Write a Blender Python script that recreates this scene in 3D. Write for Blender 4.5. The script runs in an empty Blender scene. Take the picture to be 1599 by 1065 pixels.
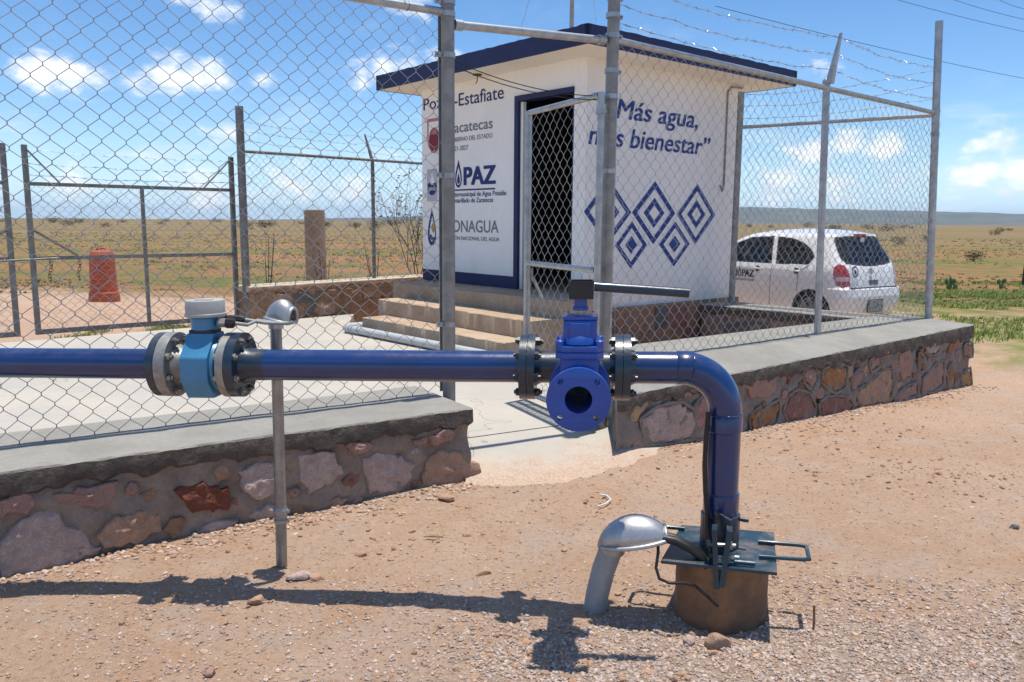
import bpy, bmesh, math, random
from mathutils import Vector, Matrix, noise
random.seed(11)
sc = bpy.context.scene
C = sc.collection
R = math.radians
V = Vector

# ---------------------------------------------------------------- camera
PITCH, ROLL = math.atan(186.5 / 1270.0), R(0.43)
cam_d = bpy.data.cameras.new('camera')
cam = bpy.data.objects.new('camera', cam_d)
C.objects.link(cam)
cam_d.sensor_width = 36.0
cam_d.lens = 1270.0 / 1599.0 * 36.0
cam_d.clip_start = 0.05
cam_d.clip_end = 40000
fw = V((0, math.cos(PITCH), -math.sin(PITCH)))
up0 = V((0, math.sin(PITCH), math.cos(PITCH)))
rt = V((1, 0, 0)) * math.cos(ROLL) + up0 * math.sin(ROLL)
up = -V((1, 0, 0)) * math.sin(ROLL) + up0 * math.cos(ROLL)
m = Matrix.Identity(4)
for i in range(3):
    m[i][0], m[i][1], m[i][2] = rt[i], up[i], -fw[i]
m[2][3] = 1.55
cam.matrix_world = m
sc.camera = cam

# ---------------------------------------------------------------- sun, sky, exposure
SUN_DIR = V((0.065, 0.06, 1.0)).normalized()
SUN_EL = math.asin(SUN_DIR.z)
SUN_AZ = math.atan2(SUN_DIR.x, SUN_DIR.y)
sd = bpy.data.lights.new('sun', 'SUN')
sd.energy = 3.7
sd.angle = R(0.53)
sd.color = (1.0, 0.93, 0.82)
sun = bpy.data.objects.new('sun', sd)
C.objects.link(sun)
sun.rotation_euler = SUN_DIR.to_track_quat('Z', 'Y').to_euler()

sc.view_settings.view_transform = 'Standard'
sc.view_settings.look = 'None'
sc.view_settings.exposure = 0.52
sc.view_settings.gamma = 1.0
sc.cycles.use_denoising = True
sc.cycles.max_bounces = 8
sc.cycles.diffuse_bounces = 5
sc.cycles.glossy_bounces = 4
sc.cycles.transmission_bounces = 6
sc.cycles.transparent_max_bounces = 12
sc.cycles.volume_bounces = 0
sc.cycles.caustics_reflective = False
sc.cycles.caustics_refractive = False

class NT:
    """small helper round a node tree"""
    def __init__(s, tree):
        s.t = tree
    def n(s, typ, **kw):
        nd = s.t.nodes.new(typ)
        for k, v in kw.items():
            setattr(nd, k, v)
        return nd
    def put(s, sock, val):
        if isinstance(val, bpy.types.NodeSocket):
            s.t.links.new(val, sock)
        elif val is not None:
            if isinstance(val, (tuple, list)) and len(val) == 3 and sock.type == 'RGBA':
                val = (*val, 1.0)
            sock.default_value = val
    def m(s, op, a, b=None, c=None, clamp=False):
        nd = s.n('ShaderNodeMath', operation=op, use_clamp=clamp)
        for i, x in enumerate((a, b, c)):
            if x is not None:
                s.put(nd.inputs[i], x)
        return nd.outputs[0]
    def mix(s, f, a, b, typ='MIX'):
        nd = s.n('ShaderNodeMix', data_type='RGBA', blend_type=typ)
        s.put(nd.inputs[0], f); s.put(nd.inputs[6], a); s.put(nd.inputs[7], b)
        return nd.outputs[2]
    def noise(s, vec, scale, detail=4, rough=.55, out=0, dist=0):
        nd = s.n('ShaderNodeTexNoise')
        if vec is not None:
            s.put(nd.inputs['Vector'], vec)
        s.put(nd.inputs['Scale'], scale); s.put(nd.inputs['Detail'], detail)
        s.put(nd.inputs['Roughness'], rough); s.put(nd.inputs['Distortion'], dist)
        return nd.outputs[out]
    def step(s, x, lo, hi):
        nd = s.n('ShaderNodeMapRange', interpolation_type='SMOOTHSTEP')
        s.put(nd.inputs[0], x); s.put(nd.inputs[1], lo); s.put(nd.inputs[2], hi)
        s.put(nd.inputs[3], 0.0); s.put(nd.inputs[4], 1.0)
        return nd.outputs[0]

world = bpy.data.worlds.new('World')
sc.world = world
world.use_nodes = True
wt = NT(world.node_tree)
world.node_tree.nodes.clear()
sky = wt.n('ShaderNodeTexSky', sky_type='NISHITA')
sky.sun_disc = False
sky.sun_elevation = SUN_EL
sky.sun_rotation = SUN_AZ
sky.altitude = 2100
sky.air_density = 1.0
sky.dust_density = 0.2
sky.ozone_density = 1.6
tc = wt.n('ShaderNodeTexCoord')
sep = wt.n('ShaderNodeSeparateXYZ')
wt.put(sep.inputs[0], tc.outputs['Generated'])
dx, dy, dz = sep.outputs
az = wt.m('ARCTAN2', dx, dy)
el = wt.m('ARCSINE', wt.m('MINIMUM', wt.m('MAXIMUM', dz, -1.0), 1.0))
cmb = wt.n('ShaderNodeCombineXYZ')
wt.put(cmb.inputs[0], az); wt.put(cmb.inputs[1], wt.m('MULTIPLY', el, 1.7))
P_ = cmb.outputs[0]
puff = wt.noise(P_, 17.0, 6, .6, dist=.2)
big = wt.noise(P_, 3.2, 2, .5)
# cumulus heaps: azimuth, stretched elevation, radius
heaps = [(-0.5164, 0.2518, 0.0459), (-0.4845, 0.248, 0.0437), (-0.4605, 0.2492, 0.0437), (-0.4266, 0.247, 0.0393), (-0.3943, 0.2621, 0.0459), (-0.3579, 0.2754, 0.0503), (-0.3348, 0.2607, 0.0284), (-0.5272, 0.2648, 0.024), (-0.1526, 0.2905, 0.0503), (-0.1227, 0.3064, 0.0459), (-0.089, 0.3174, 0.0372), (-0.1788, 0.2651, 0.0284), (-0.3256, 0.1642, 0.0481), (-0.29, 0.265, 0.0218), (0.534, 0.1439, 0.0394), (0.5112, 0.1411, 0.0233), (0.5508, 0.0993, 0.0412), (0.5148, 0.1009, 0.0358), (0.4944, 0.095, 0.0197), (0.5026, 0.0722, 0.0269), (0.54, 0.0557, 0.0215), (-0.3446, 0.3969, 0.0372), (-0.1109, 0.4233, 0.0437), (0.3579, 0.2883, 0.0197), (0.3402, 0.1393, 0.0467), (0.3787, 0.1531, 0.0322), (0.4215, 0.1394, 0.0412), (0.3026, 0.0795, 0.0537), (0.3681, 0.0785, 0.0537), (0.4398, 0.0806, 0.0449), (-0.4857, 0.0563, 0.0437), (-0.3502, 0.0544, 0.0655), (-0.251, 0.0737, 0.0547), (-0.1849, 0.0566, 0.0437)]
acc = None
for (a, e, r_) in heaps:
    vd = wt.n('ShaderNodeVectorMath', operation='DISTANCE')
    wt.put(vd.inputs[0], P_); vd.inputs[1].default_value = (a, e, 0)
    d = wt.m('MULTIPLY_ADD', vd.outputs['Value'], -1.0 / r_, 1.0)
    acc = d if acc is None else wt.m('MAXIMUM', acc, d)
# the same kind of sky goes on round the horizon: heaps scattered by noise away from the frame
band_ = wt.m('MULTIPLY', wt.step(el, .02, .06), wt.m('SUBTRACT', 1.0, wt.step(el, .22, .45)))
scat = wt.m('SUBTRACT', wt.m('MULTIPLY', wt.m('MULTIPLY', wt.step(big, .50, .72), band_), 1.5), .9)
off_ = wt.step(wt.m('ABSOLUTE', az), .66, .78)
acc = wt.m('MAXIMUM', acc, wt.m('SUBTRACT', wt.m('MULTIPLY', off_, wt.m('ADD', scat, 2.0)), 2.0))
hi_n = wt.noise(tc.outputs['Generated'], 5.0, 6, .6)
over = wt.m('SUBTRACT', wt.m('MULTIPLY', wt.m('MULTIPLY', wt.step(hi_n, .43, .58), wt.step(el, .40, .60)), 1.6), .9)  # unseen overhead clouds, denser than in view, added to whiten the fill light
acc = wt.m('MAXIMUM', wt.m('MAXIMUM', acc, over), -1.0)
heap = wt.step(wt.m('ADD', wt.m('MULTIPLY', acc, .62), wt.m('MULTIPLY', wt.m('SUBTRACT', puff, .5), 2.0)), .08, .70)
# thin streaks low down, everywhere
cmb2 = wt.n('ShaderNodeCombineXYZ')
wt.put(cmb2.inputs[0], az); wt.put(cmb2.inputs[1], wt.m('MULTIPLY', el, 4.2))
veil_n = wt.noise(cmb2.outputs[0], 11.0, 5, .6, dist=.3)
low = wt.m('MULTIPLY', wt.step(el, -.01, .02), wt.m('SUBTRACT', 1.0, wt.step(el, .05, .17)))
veil = wt.m('MULTIPLY', wt.m('MULTIPLY', wt.step(veil_n, .48, .74), low), .48)
wisp = wt.m('MULTIPLY', wt.m('MULTIPLY', wt.step(big, .45, .7), wt.step(puff, .42, .7)), .14)
mask = wt.m('MAXIMUM', wt.m('MULTIPLY', heap, .9), wt.m('ADD', veil, wisp), clamp=True)
shade = wt.mix(wt.step(puff, .42, .66), (5.2, 5.5, 6.0), (6.8, 6.9, 7.0))
hs_ = wt.n('ShaderNodeHueSaturation'); hs_.inputs['Saturation'].default_value = 1.22; hs_.inputs['Value'].default_value = 0.90
wt.put(hs_.inputs['Color'], sky.outputs[0])
airy = wt.mix(wt.m('MULTIPLY', wt.m('SUBTRACT', 1.0, wt.step(el, -.02, .12)), .70), hs_.outputs[0], (3.2, 4.9, 6.9))
col = wt.mix(mask, airy, shade)
bg = wt.n('ShaderNodeBackground')
wt.put(bg.inputs[0], col)
bg.inputs[1].default_value = 0.13
wo = wt.n('ShaderNodeOutputWorld')
wt.put(wo.inputs[0], bg.outputs[0])

# ---------------------------------------------------------------- mesh helpers
ORG = {}

def ortho(d):
    d = d.normalized()
    a = V((0, 0, 1)) if abs(d.z) < .9 else V((1, 0, 0))
    u = d.cross(a).normalized()
    return u, d.cross(u).normalized()

class MB:
    def __init__(s):
        s.v, s.f = [], []
    def add(s, vs, fs):
        k = len(s.v)
        s.v += [V(p) for p in vs]
        s.f += [tuple(i + k for i in q) for q in fs]
        return s
    def box(s, c, size, rot=None):
        c = V(c); hx, hy, hz = [q / 2 for q in size]
        vs = [V((x, y, z)) for z in (-hz, hz) for y in (-hy, hy) for x in (-hx, hx)]
        if rot is not None:
            vs = [rot @ p for p in vs]
        return s.add([c + p for p in vs], [(0, 2, 3, 1), (4, 5, 7, 6), (0, 1, 5, 4), (2, 6, 7, 3), (0, 4, 6, 2), (1, 3, 7, 5)])
    def tube(s, path, r, n=10, caps=True, flat=None):
        path = [V(p) for p in path]
        rs = r if isinstance(r, (list, tuple)) else [r] * len(path)
        k = len(s.v)
        u = None
        for i, p in enumerate(path):
            t = (path[min(i + 1, len(path) - 1)] - path[max(i - 1, 0)]).normalized()
            if u is None:
                u, w = ortho(t)
            else:
                u = (u - t * u.dot(t)).normalized()
                w = t.cross(u)
            for j in range(n):
                a = 2 * math.pi * j / n
                s.v.append(p + u * (math.cos(a) * rs[i]) + w * (math.sin(a) * rs[i] * (flat or 1)))
        for i in range(len(path) - 1):
            for j in range(n):
                a, b = k + i * n + j, k + i * n + (j + 1) % n
                s.f.append((a, b, b + n, a + n))
        if caps:
            s.f.append(tuple(k + j for j in range(n))[::-1])
            s.f.append(tuple(k + (len(path) - 1) * n + j for j in range(n)))
        return s
    def lathe(s, o, axis, prof, n=24, closed=False):
        """prof: (distance along axis, radius)"""
        o = V(o); axis = V(axis).normalized()
        u, w = ortho(axis)
        k = len(s.v)
        for (d, r) in prof:
            for j in range(n):
                a = 2 * math.pi * j / n
                s.v.append(o + axis * d + (u * math.cos(a) + w * math.sin(a)) * max(r, 1e-5))
        m_ = len(prof)
        for i in range(m_ if closed else m_ - 1):
            for j in range(n):
                a, b = k + i * n + j, k + i * n + (j + 1) % n
                c_, d_ = k + ((i + 1) % m_) * n + (j + 1) % n, k + ((i + 1) % m_) * n + j
                s.f.append((a, b, c_, d_))
        if not closed:
            if prof[0][1] > 1e-4: s.f.append(tuple(k + j for j in range(n))[::-1])
            if prof[-1][1] > 1e-4: s.f.append(tuple(k + (m_ - 1) * n + j for j in range(n)))
        return s
    def prism(s, poly, o, ax, ay, an, d0, d1):
        o, ax, ay, an = V(o), V(ax), V(ay), V(an)
        n = len(poly)
        vs = [o + ax * x + ay * y + an * d0 for x, y in poly] + [o + ax * x + ay * y + an * d1 for x, y in poly]
        fs = [tuple(range(n))[::-1], tuple(range(n, 2 * n))] + [(i, (i + 1) % n, n + (i + 1) % n, n + i) for i in range(n)]
        return s.add(vs, fs)
    def build(s, name, mat, parent=None, smooth=None, bevel=0, fix=True, org=None):
        o_ = ORG.get(parent, V((0, 0, 0))) if parent is not None else (V(org) if org is not None else V((0, 0, 0)))
        me = bpy.data.meshes.new(name)
        me.from_pydata([p - o_ for p in s.v], [], s.f)
        if fix or bevel:
            bm = bmesh.new(); bm.from_mesh(me)
            if bevel:
                bmesh.ops.remove_doubles(bm, verts=bm.verts, dist=1e-5)
            bmesh.ops.recalc_face_normals(bm, faces=bm.faces)
            if bevel:
                es = [e for e in bm.edges if len(e.link_faces) == 2 and e.calc_face_angle(0) > .5]
                bmesh.ops.bevel(bm, geom=es, offset=bevel, segments=2, affect='EDGES', profile=.6, clamp_overlap=True)
            bm.to_mesh(me); bm.free()
        ob = link(name, me, mat, parent)
        if parent is None:
            ob.location = o_
        ORG[ob] = o_
        if smooth is not None:
            me.shade_smooth()
            me.set_sharp_from_angle(angle=R(smooth))
        return ob

def link(name, me, mat, parent=None):
    ob = bpy.data.objects.new(name, me)
    C.objects.link(ob)
    if mat is not None and me is not None and not me.materials:
        me.materials.append(mat)
    if parent is not None:
        ob.parent = parent
    return ob

def tag(o, label, cat, group=None):
    o['label'] = label; o['category'] = cat
    if group: o['group'] = group
    return o

def thing(name, label, cat, loc=(0, 0, 0), group=None):
    o = bpy.data.objects.new(name, None)
    o.empty_display_size = .1
    C.objects.link(o)
    o.location = loc
    ORG[o] = V(loc)
    return tag(o, label, cat, group)

def struct(o):
    o['kind'] = 'structure'; return o

def inst(name, me, parent, at, rot=None):
    ob = bpy.data.objects.new(name, me)
    C.objects.link(ob)
    ob.parent = parent
    ob.matrix_basis = Matrix.Translation(V(at) - ORG[parent]) @ (rot.to_4x4() if rot else Matrix.Identity(4))
    return ob

def axis_rot(d, spin=0):
    """matrix that turns local +X into direction d"""
    d = V(d).normalized(); u, w = ortho(d)
    mm = Matrix((d, u, w)).transposed()
    return mm @ Matrix.Rotation(spin, 3, 'X')

def text_mesh(body, size=1.0, bold=0.0, shear=0.0, spacing=1.0):
    cu = bpy.data.curves.new('lettering', 'FONT')
    cu.body = body; cu.size = size; cu.offset = bold; cu.shear = shear; cu.space_character = spacing
    cu.extrude = 0.0; cu.resolution_u = 4
    ob = bpy.data.objects.new('lettering', cu)
    C.objects.link(ob)
    dg = bpy.context.evaluated_depsgraph_get()
    dg.update()
    me = bpy.data.meshes.new_from_object(ob.evaluated_get(dg))
    bpy.data.objects.remove(ob); bpy.data.curves.remove(cu)
    return me

def text_on(body, o, ax, ay, mat, parent, right=None, left=None, base=0, height=None, sub=None, subw=None, width=None, bold=0.0, shear=0.0, off=.003, name='lettering'):
    """lettering lying in the plane (o; ax, ay): placed by its right or left end on the base line.
    The brush weight is a few copies of the letters, each nudged sideways"""
    an = V(ax).cross(V(ay))
    me0 = text_mesh(body, 1.0, 0.0, shear)
    xs = [v.co.x for v in me0.vertices]; x0, x1 = min(xs), max(xs)
    sy = height / .73
    if width: sx = width / (x1 - x0)
    elif sub:
        ms = text_mesh(sub, 1.0, 0.0, shear); q = [v.co.x for v in ms.vertices]
        sx = subw / (max(q) - min(q)); bpy.data.meshes.remove(ms)
    else: sx = sy
    w = bold * .8
    nudges = [(0, 0)] if not bold else [(-w, -w * .5), (w, -w * .5), (-w, w * .5), (w, w * .5), (0, 0)]
    mb = MB()
    for k, (ux, uy) in enumerate(nudges):
        vs = []
        for v in me0.vertices:
            x = (v.co.x + ux - x1) * sx + right if right is not None else (v.co.x + ux - x0) * sx + left
            vs.append(V(o) + V(ax) * x + V(ay) * (base + (v.co.y + uy) * sy) + an * (off + .0005 * k))
        mb.add(vs, [tuple(p.vertices) for p in me0.polygons])
    nv = len(me0.vertices); npoly = len(me0.polygons)
    if height < .1:
        bpy.data.meshes.remove(me0)
        return mb.build(name, mat, parent, fix=False)
    # large letters: one part each (islands whose widths overlap belong to one letter)
    par = list(range(nv))
    def find(a):
        while par[a] != a:
            par[a] = par[par[a]]; a = par[a]
        return a
    for p in me0.polygons:
        for v in p.vertices[1:]: par[find(v)] = find(p.vertices[0])
    isl = {}
    for i in range(nv): isl.setdefault(find(i), []).append(i)
    unshear = lambda i: me0.vertices[i].co.x - shear * me0.vertices[i].co.y
    spans = sorted([[min(unshear(i) for i in q), max(unshear(i) for i in q), set(q)] for q in isl.values()], key=lambda z_: z_[0])
    letters = []
    for a, b_, q in spans:
        if letters and a < letters[-1][1] - .35 * min(b_ - a, letters[-1][1] - letters[-1][0]):
            letters[-1][1] = max(letters[-1][1], b_); letters[-1][2] |= q
        else: letters.append([a, b_, set(q)])
    polys = [tuple(p.vertices) for p in me0.polygons]
    bpy.data.meshes.remove(me0)
    for a, b_, q in letters:
        sub_ = MB(); idx = sorted(q); new = {v: i for i, v in enumerate(idx)}
        for k in range(len(nudges)):
            sub_.add([mb.v[k * nv + v] for v in idx], [tuple(new[v] for v in p) for p in polys if p[0] in q])
        sub_.build('letter', mat, parent, fix=False)

# ---------------------------------------------------------------- materials
MATS = {}

def mat(name, col, rough=.6, metal=0.0, col2=None, scale=6, contrast=(.35, .65), bump=0.0, bscale=60, spec=.5, fine=.08, coat=0.0, detail=6, rvar=0.0):
    mt = bpy.data.materials.new(name)
    mt.use_nodes = True
    t = NT(mt.node_tree)
    b = mt.node_tree.nodes['Principled BSDF']
    geo = t.n('ShaderNodeTexCoord')
    p = geo.outputs['Object']
    c2 = col2 or tuple(min(1, q * .82) for q in col)
    n1 = t.noise(p, scale, detail, .6)
    c_ = t.mix(t.step(n1, *contrast), col, c2)
    if fine:
        n2 = t.noise(p, scale * 9, 4, .6)
        c_ = t.mix(t.m('MULTIPLY', t.step(n2, .35, .7), fine * 4), c_, tuple(q * .6 for q in col))
    t.put(b.inputs['Base Color'], c_)
    b.inputs['Roughness'].default_value = rough
    if rvar:
        t.put(b.inputs['Roughness'], t.m('ADD', rough - rvar / 2, t.m('MULTIPLY', n1, rvar)))
    b.inputs['Metallic'].default_value = metal
    b.inputs['Specular IOR Level'].default_value = spec
    if coat:
        b.inputs['Coat Weight'].default_value = coat
        b.inputs['Coat Roughness'].default_value = .12
    if bump:
        nb = t.noise(p, bscale, 5, .65)
        bp = t.n('ShaderNodeBump')
        bp.inputs['Strength'].default_value = min(1, bump)
        bp.inputs['Distance'].default_value = .02
        t.put(bp.inputs['Height'], nb)
        t.put(b.inputs['Normal'], bp.outputs[0])
    MATS[name] = mt
    return mt

def dusted(mt, amount, col=(.34, .25, .19), scale=9):
    """dust settled on upward faces, broken up by noise"""
    t = NT(mt.node_tree); b = mt.node_tree.nodes['Principled BSDF']
    old = b.inputs['Base Color'].links[0].from_socket
    g_ = t.n('ShaderNodeNewGeometry'); sp_ = t.n('ShaderNodeSeparateXYZ'); t.put(sp_.inputs[0], g_.outputs['Normal'])
    nn = t.noise(t.n('ShaderNodeTexCoord').outputs['Object'], scale, 6, .7)
    f_ = t.m('MULTIPLY', t.m('MULTIPLY', t.step(sp_.outputs[2], .35, 1.0), t.step(nn, .42, .72)), amount)
    t.put(b.inputs['Base Color'], t.mix(f_, old, col))
    rr_ = b.inputs['Roughness']
    base_r = rr_.links[0].from_socket if rr_.links else rr_.default_value
    t.put(rr_, t.m('ADD', base_r, t.m('MULTIPLY', f_, .5)))

galv = mat('galvanised_steel', (.46, .48, .49), .42, .75, (.34, .36, .37), 14, bump=.04, bscale=120, rvar=.2)
galv_dull = mat('weathered_galvanised_steel', (.34, .335, .315), .55, .5, (.24, .235, .22), 10, bump=.05, bscale=90)
wire_m = mat('galvanised_wire', (.50, .51, .51), .38, .7, (.38, .39, .39), 5, fine=0)
wire_old = mat('weathered_wire', (.48, .475, .46), .5, .3, (.38, .37, .355), 5, fine=0)
gate_m = mat('gate_steel', (.24, .235, .22), .55, .45, (.16, .155, .145), 9, fine=.05)
pipe_blue = mat('dark_blue_pipe_paint', (.008, .036, .15), .25, .0, (.006, .026, .11), 2.2, spec=.5, coat=.5, bump=.05, bscale=30, fine=.03, rvar=.1)
pipe_teal = mat('blue_black_pipe_paint', (.010, .034, .066), .34, .0, (.008, .022, .044), 6, coat=.4, bump=.10, bscale=40, rvar=.12)
valve_blue = mat('bright_blue_epoxy', (.010, .075, .40), .34, .0, (.009, .062, .33), 7, coat=.2, bump=.04, bscale=150, fine=.03)
meter_blue = mat('sky_blue_epoxy', (.05, .24, .44), .38, .0, (.043, .21, .39), 9, coat=.15, bump=.03, bscale=150, fine=.04)
plast_grey = mat('pale_grey_plastic', (.43, .435, .42), .5, 0, (.38, .385, .37), 6, fine=.05)
rubber = mat('black_rubber', (.012, .012, .013), .45, 0, (.02, .02, .02), 10)
cable_grey = mat('grey_cable', (.33, .34, .33), .55, 0, (.28, .29, .28), 10)
bolt_m = mat('zinc_bolt', (.42, .42, .40), .35, .85, (.24, .24, .23), 60, fine=.1)
bolt_dark = mat('painted_bolt', (.012, .022, .034), .35, .1, (.03, .04, .05), 60, fine=.1)
steel_cast = mat('bare_cast_steel', (.36, .36, .345), .5, .55, (.25, .25, .24), 30, bump=.1, bscale=160)
alu = mat('cast_aluminium', (.52, .53, .54), .46, .8, (.44, .45, .46), 12, bump=.06, bscale=120, rvar=.15)
conduit_m = mat('conduit_steel', (.36, .36, .35), .42, .7, (.26, .26, .25), 16, bump=.04, bscale=100)
rust = mat('rusty_casing_steel', (.34, .175, .08), .75, .05, (.085, .06, .045), 4.5, (.3, .7), bump=.2, bscale=70, fine=.12)
plate_m = mat('teal_painted_plate', (.015, .055, .085), .36, .1, (.011, .038, .06), 5, coat=.2, bump=.06, bscale=60)
concrete = mat('cap_concrete', (.30, .29, .262), .9, 0, (.25, .24, .215), 3.2, bump=.5, bscale=45, fine=.06)
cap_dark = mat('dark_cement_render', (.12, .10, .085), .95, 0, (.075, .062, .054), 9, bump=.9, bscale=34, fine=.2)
mortar = mat('dark_mortar', (.31, .25, .205), .92, 0, (.22, .165, .13), 4, bump=.8, bscale=26, fine=.12)
mortar_l = mat('grey_mortar', (.27, .235, .20), .92, 0, (.20, .17, .145), 5, bump=.8, bscale=26, fine=.12)
brownstone = mat('brown_masonry', (.36, .225, .14), .9, 0, (.27, .16, .10), 6, bump=.5, bscale=30, fine=.1)
step_m = mat('step_concrete', (.47, .36, .255), .9, 0, (.38, .27, .18), 2.4, bump=.3, bscale=40, fine=.08)
paint_white = mat('white_wall_paint', (.86, .86, .84), .75, 0, (.83, .825, .80), 1.6, bump=.28, bscale=10, fine=.015)
paint_cream = mat('soffit_paint', (.80, .77, .70), .8, 0, (.77, .73, .65), 1.2, bump=.05, bscale=30, fine=.02)
paint_navy = mat('navy_paint', (.010, .019, .09), .6, 0, (.008, .015, .072), 4, bump=.12, bscale=24, fine=.04)
ink_navy = mat('navy_lettering', (.016, .034, .165), .7, 0, (.014, .03, .15), 5, fine=0)
ink_blue = mat('blue_mural_paint', (.02, .055, .26), .65, 0, (.017, .047, .22), 5, fine=.02)
ink_grey = mat('grey_lettering', (.20, .20, .21), .7, 0, (.18, .18, .19), 5, fine=0)
ink_red = mat('dark_red_emblem_paint', (.20, .010, .022), .6, 0, (.16, .008, .02), 5, fine=0)
ink_rose = mat('rose_emblem_paint', (.52, .16, .18), .6, 0, (.48, .14, .16), 5, fine=0)
ink_lilac = mat('lilac_emblem_paint', (.40, .36, .50), .7, 0, (.37, .33, .46), 5, fine=0)
ink_gold = mat('ochre_emblem_paint', (.45, .27, .10), .7, 0, (.4, .24, .09), 5, fine=0)
dark_in = mat('room_darkness', (.10, .09, .08), .9, 0, (.07, .065, .06), 3, bump=.2)  # near-black wall colour standing for the unlit room
pvc = mat('grey_pvc', (.50, .52, .52), .5, 0, (.43, .45, .45), 8, fine=.06)
orange_p = mat('orange_plastic', (.50, .098, .036), .6, 0, (.40, .08, .034), 6, fine=.08)
bark = mat('grey_brown_bark', (.085, .065, .05), .9, 0, (.05, .04, .032), 20)

for m_, a_ in ((pipe_blue, .12), (pipe_teal, .25), (valve_blue, .15), (meter_blue, .15), (plate_m, .5), (orange_p, .4)): dusted(m_, a_)
def stain(mt, col, z0, z1, amount):
    """splashed soil low on a wall, with a ragged upper edge, and faint runs below the eaves"""
    t = NT(mt.node_tree); b = mt.node_tree.nodes['Principled BSDF']
    old = b.inputs['Base Color'].links[0].from_socket
    g_ = t.n('ShaderNodeNewGeometry'); sp_ = t.n('ShaderNodeSeparateXYZ'); t.put(sp_.inputs[0], g_.outputs['Position'])
    n1 = t.noise(g_.outputs['Position'], 3.2, 6, .7); n2 = t.noise(g_.outputs['Position'], 26, 4, .7)
    h_ = t.m('ADD', sp_.outputs[2], t.m('MULTIPLY', t.m('SUBTRACT', n1, .5), 1.1))
    f_ = t.m('MULTIPLY', t.m('MULTIPLY', t.m('SUBTRACT', 1.0, t.step(h_, z0, z1)), t.step(n2, .35, .65)), amount)
    st_ = t.n('ShaderNodeVectorMath', operation='MULTIPLY'); t.put(st_.inputs[0], g_.outputs['Position']); st_.inputs[1].default_value = (11, 11, .55)
    run = t.m('MULTIPLY', t.step(t.noise(st_.outputs[0], 1.0, 4, .6), .56, .74), .13)
    c_ = t.mix(f_, old, col)
    t.put(b.inputs['Base Color'], t.mix(run, c_, (.50, .44, .36)))
stain(paint_white, (.52, .38, .27), .45, 1.05, .45)

# ---------------------------------------------------------------- ground
def sst(x, a, b):
    t = min(1, max(0, (x - a) / (b - a))); return t * t * (3 - 2 * t)

def ground_z(x, y):
    z = -.18 * sst(x + y, 6, 14) * (1 - .68 * sst(x + y, 14.5, 17))
    z -= .05 * sst(-x, 1.2, 2.4) * (1 - sst(y, 5, 8))
    z += .03 * math.exp(-((x - 1.0) ** 2 + (y - 5.2) ** 2) / .12)
    return z

def ground_detail(x, y):
    d = math.hypot(x, y - 2)
    f = 1 - sst(d, 6, 30)
    if f <= 0: return 0.0
    a = noise.fractal(V((x * .9, y * .9, 3.1)), 1.0, 2.0, 3) * .022
    b = noise.fractal(V((x * 5, y * 5, 9.7)), 1.0, 2.0, 4) * .011
    c_ = noise.noise(V((x * 24, y * 24, 1.7))) * .005
    return (a + b + c_) * f

def axis_lines(lo, hi, step, far, grow=1.22):
    q = []
    n = int(round((hi - lo) / step))
    q = [lo + i * (hi - lo) / n for i in range(n + 1)]
    d = step
    while q[-1] < far:
        d *= grow; q.append(q[-1] + d)
    d = step
    while q[0] > -far:
        d *= grow; q.insert(0, q[0] - d)
    return q

gx, gy = axis_lines(-3.2, 4.6, .036, 12000), axis_lines(1.5, 8.2, .036, 12000)
gv = [V((x, y, ground_z(x, y) + ground_detail(x, y))) for y in gy for x in gx]
nx = len(gx)
gf = [(j * nx + i, j * nx + i + 1, (j + 1) * nx + i + 1, (j + 1) * nx + i) for j in range(len(gy) - 1) for i in range(nx - 1)]

gm = bpy.data.materials.new('dirt_and_field'); gm.use_nodes = True
t = NT(gm.node_tree); b = gm.node_tree.nodes['Principled BSDF']
pos = t.n('ShaderNodeTexCoord').outputs['Object']
sp = t.n('ShaderNodeSeparateXYZ'); t.put(sp.inputs[0], pos)
X, Y = sp.outputs[0], sp.outputs[1]
nA = t.noise(pos, .8, 5, .6); nB = t.noise(pos, 5, 6, .65); nC = t.noise(pos, 38, 6, .75); nD = t.noise(pos, 190, 3, .7)
nE = t.noise(pos, 2.1, 6, .7, dist=.6); nF = t.noise(pos, 1.3, 5, .65, dist=.8)
dirt = t.mix(t.step(nA, .35, .65), (.56, .385, .275), (.51, .335, .225))
dirt = t.mix(t.m('MULTIPLY', t.step(nE, .48, .66), .8), dirt, (.50, .395, .32))
dirt = t.mix(t.m('MULTIPLY', t.step(nF, .54, .68), .75), dirt, (.50, .29, .165))
dirt = t.mix(t.m('MULTIPLY', t.step(nB, .48, .72), .6), dirt, (.60, .45, .34))
dirt = t.mix(t.m('MULTIPLY', t.step(nC, .50, .66), .62), dirt, (.28, .17, .11))  # dark soil flecks; crevice shade too weak from bump, put into the colour
dirt = t.mix(t.m('MULTIPLY', t.step(nD, .52, .68), .55), dirt, (.68, .55, .44))
dirt = t.mix(t.m('MULTIPLY', t.step(t.noise(pos, 75, 5, .7), .60, .72), .7), dirt, (.19, .12, .08))  # finer dark flecks, crevice shade painted the same way
# grey gravel spread in the foreground
gsel = t.m('MULTIPLY', t.step(t.m('ADD', t.m('SUBTRACT', 3.15, Y), t.m('MULTIPLY', t.m('SUBTRACT', nB, .5), 1.6)), .1, .5), t.step(t.m('ADD', X, t.m('MULTIPLY', nA, .8)), -.5, .7))
dirt = t.mix(t.m('MULTIPLY', gsel, .7), dirt, t.mix(t.step(nC, .4, .6), (.52, .42, .35), (.32, .24, .185)))
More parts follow.
